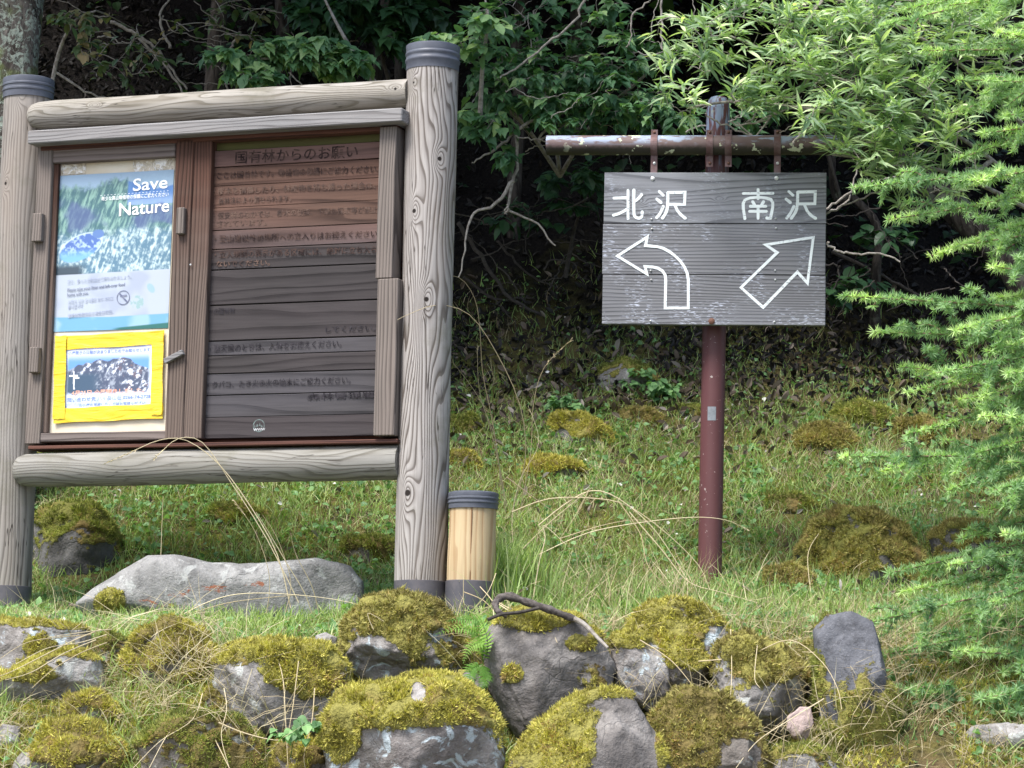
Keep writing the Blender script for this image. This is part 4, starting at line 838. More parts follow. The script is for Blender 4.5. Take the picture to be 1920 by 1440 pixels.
def blades(O, r, h, wd, lean=.35, tpls=BL, down=0.0, rnd=None):
    n = len(O); out = []; k = r.integers(0, len(tpls), n); D = norm(np.stack([r.normal(size=n) * lean, r.normal(size=n) * lean - down, np.ones(n)], -1)); a = r.uniform(0, 2 * math.pi, n); N = np.stack([np.cos(a), np.sin(a), a * 0], -1)
    H = h * r.uniform(.45, 1.25, n); rnd = np.clip(.45 + .35 * noise2(O[:, 0], O[:, 1], 3, 4) + r.normal(size=n) * .2, 0, 1) if rnd is None else rnd
    for i, (tv, tt) in enumerate(tpls):
        s = k == i
        if s.any(): v, f = inst(tv, tt, O[s], D[s], N[s], H[s], wd / H[s]); out.append((v, f, np.repeat(rnd[s], len(tv))))
    return out
def gd(x, y):   # how green the slope is: thins out under the trees
    return np.clip(1.15 - np.clip((y - 12.9) / 1.2, 0, 1) * .96, 0, 1) * (.45 + .55 * (noise2(x, y, 2.4) > -.25)) * (.55 + .45 * (noise2(x, y, 8, 7) > -.1))
O, r = pts(100000, 10.62, 14.9, gd, seed=1); g1 = blades(O, r, .082, .0040, .42)
O, r = pts(26000, 9.85, 10.75, lambda x, y: .15 + .85 * (noise2(x, y, 3.2, 2) > .02), seed=2); g2 = blades(O, r, .055, .0035, .45, down=.25)
O, r = pts(7000, 10.60, 11.4, lambda x, y: (noise2(x, y, 5, 12) > -.1) * 1., seed=5); g3 = blades(O, r, .085, .0048, .3, rnd=np.clip(np.random.default_rng(4).normal(.72, .15, len(O)), 0, 1))
O, r = pts(14000, 9.85, 10.65, lambda x, y: (noise2(x, y, 4.5, 33) > .12) * np.clip((-x - .0) / .3, .25, 1), seed=7); g4 = blades(O, r, .11, .0045, .45, down=.45, rnd=np.clip(np.random.default_rng(14).normal(.72, .18, len(O)), 0, 1))
tag(scatter_obj('grass', g1 + g2 + g3 + g4, M_GRASS), 'fine green grass covering the slope and wall top', None, None, 'stuff')
def dens_blob(cx, cy, sx, sy): return lambda x, y: np.exp(-((x - cx) / sx) ** 2 - ((y - cy) / sy) ** 2)
O, r = pts(2600, 10.85, 11.7, dens_blob(.35, 11.25, .42, .25), (-.15, 1.1), 61); tgs = blades(O, r, .24, .0032, .55, tpls=BL[1:])
tag(scatter_obj('tall_dry_grass', tgs, M_STRAW), 'tangled tall dry grass between short log post and steel pole', None, None, 'stuff')
O, r = pts(5200, 10.85, 11.7, dens_blob(.30, 11.25, .45, .25), (-.15, 1.1), 62); tgg = blades(O, r, .15, .0045, .3, tpls=BL[:2])
tag(scatter_obj('tall_grass', tgg, M_GRASS), 'loose taller grass around the steel pole foot', None, None, 'stuff')
c0 = at(940, 1090, 11.05); c1 = at(965, 1060, 11.3)
O, r = pts(9000, 10.8, 11.7, dens_blob(c0[0] + .02, 11.2, .11, .20), (c0[0] - .3, c0[0] + .45), 6); tg = blades(O, r, .26, .0062, .16, tpls=BL[:2], rnd=np.clip(np.random.default_rng(8).normal(.62, .18, len(O)), 0, 1))
ob = scatter_obj('tall_grass', tg, M_GRASS); tag(ob, 'dense tuft of tall green grass beside the short log post', None, None, 'stuff')
O, r = pts(80000, 10.5, 14.8, lambda x, y: gd(x, y) * (.25 + .75 * (noise2(x, y, 3.1, 20) > .05)), seed=3); s1 = blades(O, r, .085, .0026, .6, tpls=BL[1:])
O, r = pts(26000, 9.8, 10.8, lambda x, y: .2 + .8 * (noise2(x, y, 3, 31) > .0), seed=4); s2 = blades(O, r, .11, .0028, .8, tpls=BL[1:], down=.6)
O, r = pts(3600, 10.05, 10.62, lambda x, y: (noise2(x, y, 3.2, 77) > .05) * 1., seed=8); O[:, 1] -= .10; O[:, 2] += .06; s3 = blades(O, r, .22, .0030, .5, tpls=BL[1:], down=1.2)
tag(scatter_obj('dry_grass', s1 + s2 + s3, M_STRAW), 'thin pale straw mixed through the grass', None, None, 'stuff')
def flatleaves(n, y0, y1, fn, tpl, size, mat, name, label, seed, up=.6, lift=.02, rb=None, xr=XR):
    O, r = pts(n, y0, y1, fn, xr, seed); n = len(O); O = O + np.stack([0 * O[:, 0], 0 * O[:, 0], r.uniform(0, lift, n)], -1)
    D = norm(np.stack([r.normal(size=n), r.normal(size=n), r.normal(size=n) * .35 + .15], -1)); N = norm(np.stack([r.normal(size=n) * .5, r.normal(size=n) * .5 - .35, np.full(n, up)], -1))
    v, f = inst(*tpl, O, D, N, size * r.uniform(.5, 1.3, n)); rn = np.clip(r.beta(2, 2.4, n) if rb is None else r.beta(*rb, n), 0, 1)
    o = scatter_obj(name, [(v, f, np.repeat(rn, len(tpl[0])))], mat); return tag(o, label, None, None, 'stuff')
flatleaves(42000, 10.55, 14.9, lambda x, y: gd(x, y) * (.2 + .8 * (noise2(x, y, 4, 50) > .0)), LEAF_BROAD, .026, M_HERB, 'ground_herbs', 'small leafy herbs creeping among the grass', 11, lift=.045)
flatleaves(5000, 9.9, 10.7, lambda x, y: (noise2(x, y, 3.5, 70) > .1) * .9, LEAF_BROAD, .026, M_HERB, 'ground_herbs', 'small clover-like leaves between the wall boulders', 12, lift=.05)
flatleaves(46000, 13.2, 19.0, lambda x, y: np.clip((y - 13.3) / .8, 0, 1) * (.35 + .65 * (noise2(x, y, 2.2, 90) > -.1)), LEAF_DRY, .040, M_LITTER_SHADE, 'fallen_leaves', 'curled dead leaves lying over the shaded forest bank', 13, lift=.05, rb=(1.6, 2.6), xr=(-3.4, 3.4))
flatleaves(700, 10.8, 13.6, lambda x, y: .5 + 0 * x, LEAF_DRY, .032, M_LITTER, 'fallen_leaves', 'scattered pale dead leaves caught in the grass', 14, lift=.06, rb=(3, 1.2))
flatleaves(420, 10.6, 14.2, lambda x, y: .6 + 0 * x, LEAF_BROAD, .018, M_PETAL, 'fallen_petals', 'tiny whitish petals dotted over the grass', 15, lift=.07)
flatleaves(5200, 12.9, 14.9, lambda x, y: np.clip(.12 + np.exp(-((x - .15) / .75) ** 2 - ((y - 13.7) / .5) ** 2) + .7 * np.exp(-((x - 1.0) / .35) ** 2 - ((y - 13.6) / .4) ** 2), 0, 1), LEAF_DRY, .045, M_LITTER, 'fallen_leaves', 'pale curled dead leaves where the slope meets the shade', 16, lift=.05, rb=(2, 2))
# low moss on the slope ground
O, r = pts(110000, 9.8, 14.6, lambda x, y: (noise2(x, y, 2.6, 41) > -.08) * np.clip(1.2 - (y - 12.6) * .75, .04, 1), seed=21); n = len(O)
v, f = inst(*TUFT, O, norm(r.normal(size=(n, 3)) * .3 + np.array([0, -.35, 1])), norm(r.normal(size=(n, 3))), r.uniform(.010, .02, n)); rn = np.clip(.45 + .4 * noise2(O[:, 0], O[:, 1], 4) + r.normal(size=n) * .15, 0, 1)
tag(scatter_obj('ground_moss', [(v, f, np.repeat(rn, len(TUFT[0])))], M_MOSSD), 'olive moss carpet growing between stones', None, None, 'stuff')
O, r = pts(60000, 9.8, 10.8, lambda x, y: (noise2(x, y, 3.6, 141) > -.22) * 1., seed=22); n = len(O)
v, f = inst(*TUFT, O, norm(r.normal(size=(n, 3)) * .45 + np.array([0, -.5, 1])), norm(r.normal(size=(n, 3))), r.uniform(.008, .022, n)); rn = np.clip(.45 + .5 * noise2(O[:, 0], O[:, 1], 7) + r.normal(size=n) * .2, 0, 1)
tag(scatter_obj('wall_moss', [(v, f, np.repeat(rn, len(TUFT[0])))], M_MOSS), 'yellow moss and tufts filling gaps between the wall stones', None, None, 'stuff')
# undergrowth on the bank
O, r = pts(9000, 14.6, 19.0, lambda x, y: (noise2(x, y, 1.3, 61) > .05) * .9, (-3.4, 3.4), 31); n = len(O)
O = O + np.stack([r.normal(size=n) * .05, r.normal(size=n) * .05 - .05, r.uniform(0, .22, n)], -1); tv, tt = LEAF_LOBED
v, f = inst(tv, tt, O, norm(np.stack([r.normal(size=n), r.normal(size=n) - .5, r.normal(size=n) * .3 - .2], -1)), norm(np.stack([r.normal(size=n) * .4, r.normal(size=n) * .4 - .4, np.ones(n)], -1)), r.uniform(.03, .075, n))
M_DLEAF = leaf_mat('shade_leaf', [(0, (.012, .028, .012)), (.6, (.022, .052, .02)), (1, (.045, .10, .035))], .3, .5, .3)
tag(scatter_obj('undergrowth', [(v, f, np.repeat(r.random(n), len(tv)))], M_DLEAF), 'low dark leafy undergrowth over the forest bank', None, None, 'stuff')
#PART4

# ------------------------------------------------------------------ straw stalks, fern, stick
M_STALK = leaf_mat('straw_stalk', [(0, (.42, .34, .20)), (1, (.66, .57, .38))], .1, .6, .2, 1.0)
def curve(P, n=18):
    P = np.array(P, float); m = len(P); out = []
    seg = max(2, int(n / (m - 1)))
    for i in range(m - 1):
        p0, p1, p2, p3 = P[max(i - 1, 0)], P[i], P[i + 1], P[min(i + 2, m - 1)]
        for t in np.arange(seg) / seg: out.append(.5 * ((2 * p1) + (-p0 + p2) * t + (2 * p0 - 5 * p1 + 4 * p2 - p3) * t * t + (-p0 + 3 * p1 - 3 * p2 + p3) * t ** 3))
    out.append(P[-1]); return np.array(out)
def stalk_tuft(label, stalks, seed=1):
    """stalks: (pixels from root to tip, depth at root, depth at tip, width, seed head length)"""
    base = at(*stalks[0][0][0], stalks[0][1]); t = thing('dry_grass_tuft', label, 'grass tuft', base, group='tufts of tall dry straw'); r = np.random.default_rng(seed)
    for pp, y0, y1, wd, head in stalks:
        Q = curve([at(x, y, y0 + (y1 - y0) * i / (len(pp) - 1)) for i, (x, y) in enumerate(pp)], 22) - base
        n = len(Q); R = wd / 2 * np.linspace(1.0, .45, n); m = MB()
        m.tube(Q, R, 5)
        if head:
            L = 0; i = n - 1
            while i > 1 and L < head:
                seg = Q[i] - Q[i - 1]; L += np.linalg.norm(seg)
                for k in range(5):
                    o = Q[i] - seg * k / 5; d = norm(norm(seg) + r.normal(size=3) * .28); s = norm(np.cross(d, r.normal(size=3))) * .0018
                    m.add([o, o + d * .007 + s, o + d * .016, o + d * .007 - s], [(0, 1, 2, 3)])
                i -= 1
        o = m.build('stalk', M_STALK, t)
        o.data.attributes.new('rnd', 'FLOAT', 'POINT').data.foreach_set('value', np.full(len(o.data.vertices), r.random(), np.float32))
    return t
W1 = .0042
stalk_tuft('arching straw stalks bending over the lower log rail', [([(545, 1140), (520, 1040), (470, 950), (410, 870), (350, 826), (300, 825), (245, 848), (200, 868)], 11.0, 10.9, .0046, .12), ([(560, 1130), (500, 1010), (430, 900), (380, 830), (335, 822), (300, 850), (290, 860)], 11.0, 10.9, .004, .07), ([(500, 1150), (505, 1080), (480, 1000), (440, 940)], 11.0, 10.95, .003, .05), ([(535, 1150), (545, 1090), (520, 1010), (492, 965)], 11.0, 10.95, .003, 0)], 1)
stalk_tuft('tall straw stalks rising behind the short log post', [([(950, 950), (935, 870), (905, 760), (850, 680)], 11.3, 11.3, .0036, 0), ([(948, 960), (925, 800), (905, 700), (900, 620), (890, 560), (860, 520), (805, 515)], 11.3, 11.1, .0040, .10), ([(960, 960), (985, 860), (975, 760), (930, 660), (880, 590), (820, 572), (765, 590), (745, 600)], 11.35, 10.75, .0040, .0), ([(975, 960), (995, 850), (1000, 760), (1020, 690), (1070, 638)], 11.35, 11.3, .0034, .12), ([(940, 940), (930, 830), (900, 740), (895, 650)], 11.3, 11.3, .003, .03), ([(970, 1090), (960, 980), (975, 900), (1010, 830), (990, 760)], 11.2, 11.3, .003, 0)], 2)
stalk_tuft('broken straw stalks fanning between short log post and red-brown pole', [([(950, 895), (1010, 940), (1060, 975)], 11.1, 11.2, .005, 0), ([(1010, 985), (1060, 945), (1110, 920), (1160, 935), (1220, 985), (1260, 1040), (1290, 1090)], 11.1, 11.0, .005, .05), ([(960, 960), (1030, 935), (1120, 935), (1180, 950), (1250, 1000), (1310, 1060), (1330, 1105)], 11.1, 11.0, .0045, 0), ([(1010, 1040), (1100, 1000), (1200, 980), (1300, 970), (1360, 975), (1400, 992)], 11.1, 11.3, .0045, .05), ([(1050, 1010), (1130, 985), (1190, 975), (1230, 980)], 11.1, 11.1, .004, 0), ([(980, 1030), (1020, 990), (1060, 955), (1105, 918)], 11.1, 11.0, .005, 0), ([(1000, 1120), (1010, 1060), (1022, 1010), (1020, 985), (1060, 1020)], 11.0, 11.0, .0055, 0), ([(1160, 940), (1200, 1000), (1215, 1060), (1260, 1110)], 11.1, 11.0, .0045, 0), ([(1180, 960), (1240, 1030), (1290, 1090), (1350, 1110), (1420, 1130)], 11.0, 10.9, .0045, 0), ([(1105, 918), (1080, 965), (1050, 1010)], 11.0, 11.0, .004, 0)], 3)
stalk_tuft('thin bent straw lying over the pale slab', [([(585, 1150), (570, 1110), (540, 1060), (505, 1000), (480, 960)], 11.1, 11.0, .0045, 0), ([(600, 1160), (585, 1100), (555, 1040), (545, 1000)], 11.1, 11.0, .004, 0), ([(310, 1170), (400, 1125), (480, 1112), (600, 1120), (680, 1135)], 10.95, 10.95, .0042, 0), ([(330, 1160), (430, 1130), (560, 1115)], 10.95, 10.95, .004, 0), ([(300, 1090), (303, 1000), (306, 930)], 11.3, 11.3, .003, 0)], 4)
stalk_tuft('straw strands hanging down over the brown-grey boulder', [([(925, 1135), (930, 1170), (960, 1205), (990, 1235)], 10.35, 10.2, .004, 0), ([(930, 1130), (960, 1150), (990, 1180), (1005, 1215), (1015, 1250)], 10.35, 10.2, .0042, 0), ([(935, 1130), (990, 1160), (1030, 1180), (1045, 1205)], 10.35, 10.2, .004, 0), ([(900, 1100), (925, 1130), (935, 1165), (925, 1210)], 10.4, 10.25, .004, 0), ([(870, 1110), (905, 1125), (925, 1145)], 10.4, 10.35, .004, 0), ([(930, 1075), (915, 1110), (890, 1140)], 10.6, 10.4, .0035, 0)], 5)
stalk_tuft('long straw blades drooping over the bottom moss stones', [([(510, 1200), (530, 1270), (535, 1340), (540, 1440)], 10.15, 9.95, .0042, 0), ([(560, 1240), (550, 1320), (540, 1400), (560, 1460)], 10.1, 9.95, .004, 0), ([(590, 1290), (585, 1350), (570, 1420), (580, 1460)], 10.05, 9.9, .004, 0), ([(410, 1355), (460, 1375), (520, 1388), (570, 1380)], 9.95, 9.9, .0055, 0), ([(420, 1290), (425, 1330), (415, 1380), (430, 1440)], 10.0, 9.9, .0036, 0), ([(380, 1300), (360, 1350), (300, 1390), (250, 1440)], 10.0, 9.85, .004, 0), ([(370, 1330), (320, 1370), (280, 1440)], 10.0, 9.85, .0045, 0), ([(400, 1380), (420, 1420), (440, 1460)], 9.95, 9.85, .0045, 0), ([(700, 1180), (690, 1150), (720, 1165)], 10.2, 10.2, .003, 0)], 6)
stalk_tuft('straw blades combed sideways over the lichen-spotted stone', [([(190, 1180), (140, 1200), (80, 1230), (20, 1260), (-10, 1270)], 10.3, 10.0, .0045, 0), ([(200, 1190), (150, 1205), (90, 1215), (30, 1245)], 10.3, 10.0, .004, 0), ([(180, 1200), (120, 1225), (60, 1260), (10, 1275)], 10.3, 10.0, .0045, 0), ([(200, 1205), (150, 1225), (100, 1255), (60, 1290)], 10.25, 10.0, .004, 0), ([(170, 1190), (110, 1195), (50, 1205), (0, 1235)], 10.3, 10.05, .004, 0), ([(210, 1180), (160, 1185), (90, 1195)], 10.3, 10.1, .0045, 0)], 7)
stalk_tuft('curved straw over the pink slab and tall upright stone', [([(1310, 1240), (1400, 1230), (1480, 1200), (1540, 1240), (1570, 1290), (1578, 1330)], 10.3, 9.95, .0045, 0), ([(1545, 1310), (1480, 1350), (1420, 1390), (1380, 1440)], 10.0, 9.9, .0042, 0), ([(1200, 1200), (1260, 1240), (1310, 1300)], 10.2, 10.1, .0045, 0), ([(1370, 1180), (1372, 1260), (1368, 1330)], 10.3, 10.1, .003, 0), ([(1420, 1210), (1415, 1270), (1425, 1290)], 10.2, 10.1, .003, 0), ([(1640, 1180), (1700, 1140), (1760, 1110)], 10.6, 10.7, .0045, 0)], 8)
stalk_tuft('thin pale stems standing in the mossy slope boulder', [([(1620, 1150), (1610, 1100), (1600, 1070), (1625, 1050)], 11.2, 11.1, .0035, 0), ([(1650, 1150), (1655, 1110), (1670, 1080), (1645, 1055)], 11.2, 11.1, .004, 0), ([(1520, 1110), (1515, 1040), (1535, 1000)], 11.3, 11.4, .0035, 0)], 9)

M_FERN = leaf_mat('fern_green', [(0, (.13, .28, .05)), (1, (.28, .46, .09))], .4, .5, .3)
def fern():
    base = at(905, 1235, 10.28); t = thing('fern', 'bright green fern growing in the gap between two boulders', 'fern', base)
    fr = [[(905, 1240), (895, 1190), (860, 1178), (815, 1190)], [(905, 1240), (905, 1205), (880, 1215), (868, 1245)], [(905, 1240), (900, 1170), (870, 1162), (835, 1165)], [(905, 1245), (915, 1210), (905, 1170), (890, 1150)], [(905, 1245), (885, 1255), (880, 1280), (895, 1300)], [(905, 1245), (910, 1270), (900, 1300)]]
    for k, pp in enumerate(fr):
        Q = curve([at(x, y, 10.28 - .07 * i) for i, (x, y) in enumerate(pp)], 22) - base; n = len(Q); m = MB(); m.tube(Q, np.linspace(.0015, .0005, n), 4)
        st = m.build('frond', M_FERN, t); r = np.random.default_rng(k); O = []; D = []; S = []
        for i in range(3, n):
            for s_ in (1, -1):
                T = norm(Q[i] - Q[i - 1]); sd = norm(np.cross(T, np.array([0.2, -1, .5]))) * s_; tt = i / n
                O.append(Q[i]); D.append(norm(sd + T * .45 + r.normal(size=3) * .08)); S.append(.034 * math.sin(math.pi * min(1, .25 + tt * .78)) * r.uniform(.85, 1.1))
        O, D, S = np.array(O), np.array(D), np.array(S); v, f = inst(*leaf_tpl([(0, .09), (.3, .13), (.35, .08), (.6, .10), (.65, .05), (1, 0)], .1, .2), O, D, np.broadcast_to(np.array([0.1, -.7, .7]), O.shape), S)
        scatter_obj('leaflets', [(v, f, np.full(len(v), r.random()))], M_FERN, st)
fern()
def bark_dark():
    n = NT('bark_dark'); co = n.obj(); a = n.noise(n.mapping(co, (30, 30, 6)), 1, 5, .65, .5); c = n.mix(n.smooth(a, .35, .65), (.018, .015, .013), (.07, .06, .052)); c = n.mix(n.smooth(n.noise(co, 9, 4, .6), .56, .64), c, (.09, .10, .075))
    return n.finish(c, .95, n.bump(a, 1.0, .01), spec=.1)
M_BARK = bark_dark()
M_TWIG = simple_mat('twig_pale_grey', (.30, .28, .25), .8, 0, (.16, .14, .12), 60, .4)
M_TWIGD = simple_mat('twig_dark', (.035, .030, .026), .85, 0, (.065, .057, .05), 50, .4)
def stick():
    o = at(960, 1150, 10.25); t = thing('fallen_stick', 'dark crooked stick with pale broken end lying on the mossy boulder', 'stick', o)
    m = MB(); m.tube(curve([at(*p, d) - o for *p, d in [(1075, 1160, 10.22), (1030, 1143, 10.2), (985, 1128, 10.2), (950, 1118, 10.2), (930, 1128, 10.18), (932, 1145, 10.15), (950, 1155, 10.15)]], 24), np.concatenate([np.linspace(.012, .014, 12), np.linspace(.014, .009, 13)]) * (1 + .16 * np.sin(np.arange(25) * 1.9)), 10); V = np.array(m.v); V += norm(V - V.mean(0)) * (.0028 * fbm(V * 60, 3))[:, None]; m.v = [tuple(q) for q in V]; m.build('stick_wood', simple_mat('stick_bark', (.055, .046, .042), .9, 0, (.13, .115, .105), 70, 1.0), t, True)
    m = MB(); m.tube(curve([at(*p, d) - o for *p, d in [(915, 1162, 10.1), (940, 1152, 10.12), (975, 1148, 10.14), (1010, 1140, 10.16)]], 14), .006, 7); m.build('side_branch', M_TWIGD, t, True)
    m = MB(); m.tube(curve([at(*p, d) - o for *p, d in [(1072, 1158, 10.22), (1095, 1170, 10.2), (1115, 1190, 10.17), (1140, 1215, 10.12)]], 16), np.linspace(.010, .005, 16), 8); m.build('broken_end', M_TWIG, t, True)
stick()

# ------------------------------------------------------------------ trees and shrubs
def bark_lichen():
    n = NT('bark_with_lichen'); co = n.obj(); a = n.noise(n.mapping(co, (9, 9, 4)), 1, 6, .7, .6); v = n.noise(n.mapping(co, (38, 38, 12)), 1, 5, .75, 1.5)
    c = n.mix(n.smooth(a, .35, .65), (.05, .042, .036), (.17, .155, .14)); l = n.smooth(n.noise(co, 26, 5, .7, 1.2), .49, .56); c = n.mix(l, c, (.31, .36, .31)); m_ = n.smooth(n.noise(co, 5, 3), .55, .66); c = n.mix(n.math('MULTIPLY', m_, .6), c, (.14, .19, .05))
    c = n.mix(n.smooth(v, .46, .34), c, (.02, .018, .015)); return n.finish(c, .95, n.bump(n.math('ADD', n.math('MULTIPLY', v, 1.5), n.math('MULTIPLY', a, 1.0)), 1.0, .03), spec=.1)
M_LICH = bark_lichen()
M_CANOPY = leaf_mat('canopy_leaf', [(0, (.03, .07, .02)), (1, (.07, .16, .04))], .25, .5, .3)
def trunk_mb(P, R, sides=16, knob=.08, seed=0):
    P = curve(P, 40); n = len(P); R = np.interp(np.linspace(0, 1, n), np.linspace(0, 1, len(R)), R); m = MB(); m.tube(P, R, sides, True); V = np.array(m.v); ax = np.repeat(P, sides, 0)[:len(V)]
    d = V - ax; k = 1 + knob * fbm(V * 6 + seed, 3)[:, None] * 2.2 + knob * .6 * fbm(V * 22 + seed, 2)[:, None]; m.v = [tuple(q) for q in ax + d * k]; return m, P
def crown_leaves(C_, rad, n, size, seed, mat, parent, name='shade_crown'):  # unseen crowns, made wide and thickly leafed to shade the bank
    r = np.random.default_rng(seed); k = 34; cc = r.normal(size=(k, 3)); cc = norm(cc) * r.uniform(.2, 1, (k, 1)) ** .5 * np.array(rad); i = r.integers(0, k, n)
    O = C_ + cc[i] + r.normal(size=(n, 3)) * np.array(rad) * .17; v, f = inst(*LEAF_BROAD, O, norm(r.normal(size=(n, 3)) + np.array([0, 0, -.4])), norm(r.normal(size=(n, 3)) * .6 + np.array([0, 0, 1])), size * r.uniform(.6, 1.3, n))
    return scatter_obj(name, [(v, f, np.repeat(r.random(n), len(LEAF_BROAD[0])))], mat, parent)
def tree(label, pp, Y, R, shade_crown, seed, mat=None, knob=.06, limbs=0, name='tree', group='trees of the dark forest bank'):
    """pp: trunk pixels from the foot up; crown: (height above the last trunk point, radii, leaves)"""
    W = [at(x, y, Y + .06 * i) for i, (x, y) in enumerate(pp)]; foot = W[0].copy(); foot[2] = min(foot[2], float(ground_z(foot[0], foot[1]))) - .1; W = [foot] + W
    t = thing(name, label, 'tree', foot, group=group); r = np.random.default_rng(seed); top = W[-1] + np.array([r.normal() * .1, .1, shade_crown[0]]); W.append(top)
    m, P = trunk_mb([p - foot for p in W], R, 16, knob, seed); m.build('trunk', mat or M_BARK, t, True); c = top - foot
    for k in range(limbs):
        a = r.uniform(0, 2 * math.pi); s = P[int(len(P) * r.uniform(.7, .95))]; e = c + np.array([math.cos(a) * shade_crown[1][0] * .7, math.sin(a) * shade_crown[1][1] * .7, r.uniform(-.1, .5)])
        m = MB(); m.tube(curve([s, s * .4 + e * .6 + np.array([0, 0, .2]), e], 12), np.linspace(R[-1] * .8, .008, 13), 7); m.build('limb', mat or M_BARK, t, True)
    crown_leaves(c + np.array([0, 0, shade_crown[1][2] * .35]), shade_crown[1], shade_crown[2], .13, seed, M_CANOPY, t)
tree('thick old tree with pale lichen rough bark behind the tall left post', [(18, 1080), (20, 700), (22, 400), (28, 150), (34, 0), (42, -150)], 12.55, [.135, .12, .112, .105, .10, .11, .10, .07], (1.5, (1.8, 1.5, .7), 9500), 1, M_LICH, .09, 4)
TR = [('slim dark trunk above the middle of the notice board', [(402, 180), (405, 90), (412, 0), (420, -80)], 15.3, [.06, .055, .05, .045, .04, .03]), ('thin pale trunk seen above the rail before the tall post', [(708, 140), (712, 70), (722, 0), (728, -60)], 15.0, [.03, .026, .024, .022, .02, .015]),
 ('pair-like thin stem next to the pale trunk above the rail', [(748, 140), (740, 80), (752, 20), (765, -60)], 15.2, [.024, .022, .02, .018, .016, .012]), ('curved slender trunk beside the plank sign edge', [(1642, 520), (1648, 460), (1638, 410), (1600, 370), (1560, 320)], 14.5, [.028, .024, .022, .02, .018, .014]),
 ('thick leaning dark trunk behind the larch sprays', [(1930, 560), (1880, 480), (1800, 400), (1730, 340), (1650, 260), (1600, 180)], 14.6, [.10, .085, .08, .075, .07, .06, .05, .04]), ('dark upright trunk in the gloom over the crossbar', [(1085, 300), (1080, 180), (1090, 60), (1088, -60)], 15.6, [.07, .065, .06, .055, .05, .04]),
 ('dim brown trunk near the top of the notice board rail', [(520, 170), (530, 90), (528, 0), (535, -80)], 15.7, [.045, .04, .038, .035, .03, .02]), ('grey trunk hidden among the broad green leaves', [(965, 330), (975, 200), (968, 80), (985, -60)], 15.1, [.04, .036, .034, .03, .028, .02])]
for k, (lb, pp, Y, R) in enumerate(TR): tree(lb, pp, Y, R, (1.5 + .2 * (k % 3), (1.55, 1.45, .6), 8500), 20 + k, None, .06, 3)
def bare(label, lines, name='bare_branch', mat=None, group='bare crooked branches in front of the forest'):
    o = at(*lines[0][0][0], lines[0][1]); t = thing(name, label, 'branch', o, group=group)
    for i, (pp, Y, r0, r1) in enumerate(lines):
        Q = curve([at(x, y, Y) for x, y in pp], 20) - o; r = np.random.default_rng(i + len(lines)); Q += r.normal(size=Q.shape) * .0035; m = MB(); m.tube(Q, np.linspace(r0, r1, len(Q)), 7); m.build('branch' if i == 0 else 'side_branch', mat or M_TWIG, t, True)
bare('pale forked dead branch hanging beside the tall log post', [([(968, 250), (970, 300), (965, 330), (955, 380), (952, 392), (985, 408), (1010, 420), (1030, 445), (1042, 462)], 13.3, .008, .0035), ([(962, 335), (940, 370), (920, 388), (890, 400), (878, 425), (870, 470), (862, 520)], 13.25, .009, .003), ([(1020, 215), (975, 240), (935, 275), (905, 295), (885, 305)], 13.3, .009, .003), ([(955, 392), (948, 400), (950, 385)], 13.2, .005, .003), ([(1030, 210), (1025, 240), (1010, 265), (1060, 235), (1100, 228)], 13.4, .008, .004)])
bare('thin arched pale vine crossing above the crossbar', [([(1095, 0), (1075, 40), (1035, 75), (1000, 105), (965, 130), (940, 145)], 13.0, .006, .004), ([(1240, -10), (1240, 60), (1245, 100), (1270, 120)], 12.8, .005, .004), ([(1220, 0), (1185, 30), (1185, 70), (1175, 90)], 12.9, .004, .003)])
bare('low pale twig sticking out behind the plank sign', [([(1550, 455), (1570, 470), (1600, 477), (1650, 476), (1690, 490)], 13.4, .006, .004), ([(1545, 395), (1580, 370), (1620, 345), (1680, 330)], 13.0, .006, .004), ([(1550, 400), (1585, 380), (1600, 350), (1610, 300)], 13.0, .005, .003)])
bare('dark root-like branches arching under the bare branch', [([(860, 420), (900, 480), (960, 560), (1040, 600), (1120, 620)], 14.6, .012, .006), ([(870, 520), (930, 560), (1000, 560), (1080, 600)], 14.7, .008, .004), ([(930, 450), (1000, 520), (1100, 560)], 14.7, .007, .003), ([(1560, 470), (1700, 540), (1800, 600)], 14.6, .010, .006)], name='exposed_root', mat=M_TWIGD)
bare('tangle of fine dark twigs behind the rail', [([(100, 130), (160, 170), (230, 190), (300, 200)], 14.4, .007, .003), ([(210, 40), (290, 90), (350, 170)], 14.8, .010, .005), ([(250, 60), (330, 150), (345, 190)], 14.9, .008, .004), ([(320, 90), (300, 30), (330, -20)], 14.8, .008, .004), ([(560, 0), (600, 50), (590, 110)], 14.8, .008, .005), ([(450, 60), (420, 120), (430, 180)], 14.9, .008, .005), ([(860, 60), (900, 150), (880, 200)], 14.6, .006, .003)])

_r = np.random.default_rng(77)
def tangle(label, x0, x1, y0, y1, n, Y, seed):
    r = np.random.default_rng(seed); L = []
    for k in range(n):
        x, y = r.uniform(x0, x1), r.uniform(y0, y1); a = r.uniform(-.9, .9) + (math.pi if r.random() < .5 else 0); pp = [(x, y)]
        for j in range(4): a += r.normal() * .35; x += math.cos(a) * r.uniform(18, 45); y += math.sin(a) * r.uniform(18, 45); pp.append((x, y))
        L.append((pp, Y + r.uniform(-.3, .3), r.uniform(.0025, .005), .0012))
    bare(label, L, name='twig_tangle', mat=M_TWIGD if seed % 2 else M_TWIG, group='tangled twigs in the dark hollow')
tangle('thin dark twig tangle in the hollow beside the tall post', 880, 1110, 330, 580, 18, 14.2, 81)
tangle('dark twig tangle in the gloom beyond the sign edge', 1560, 1850, 380, 560, 16, 14.1, 83)
tangle('fine grey twigs tangled over the bank above the board', 110, 700, 10, 150, 16, 14.5, 84)
tangle('fine grey twigs woven through the broad green leaves', 880, 1300, 60, 300, 14, 13.3, 86)
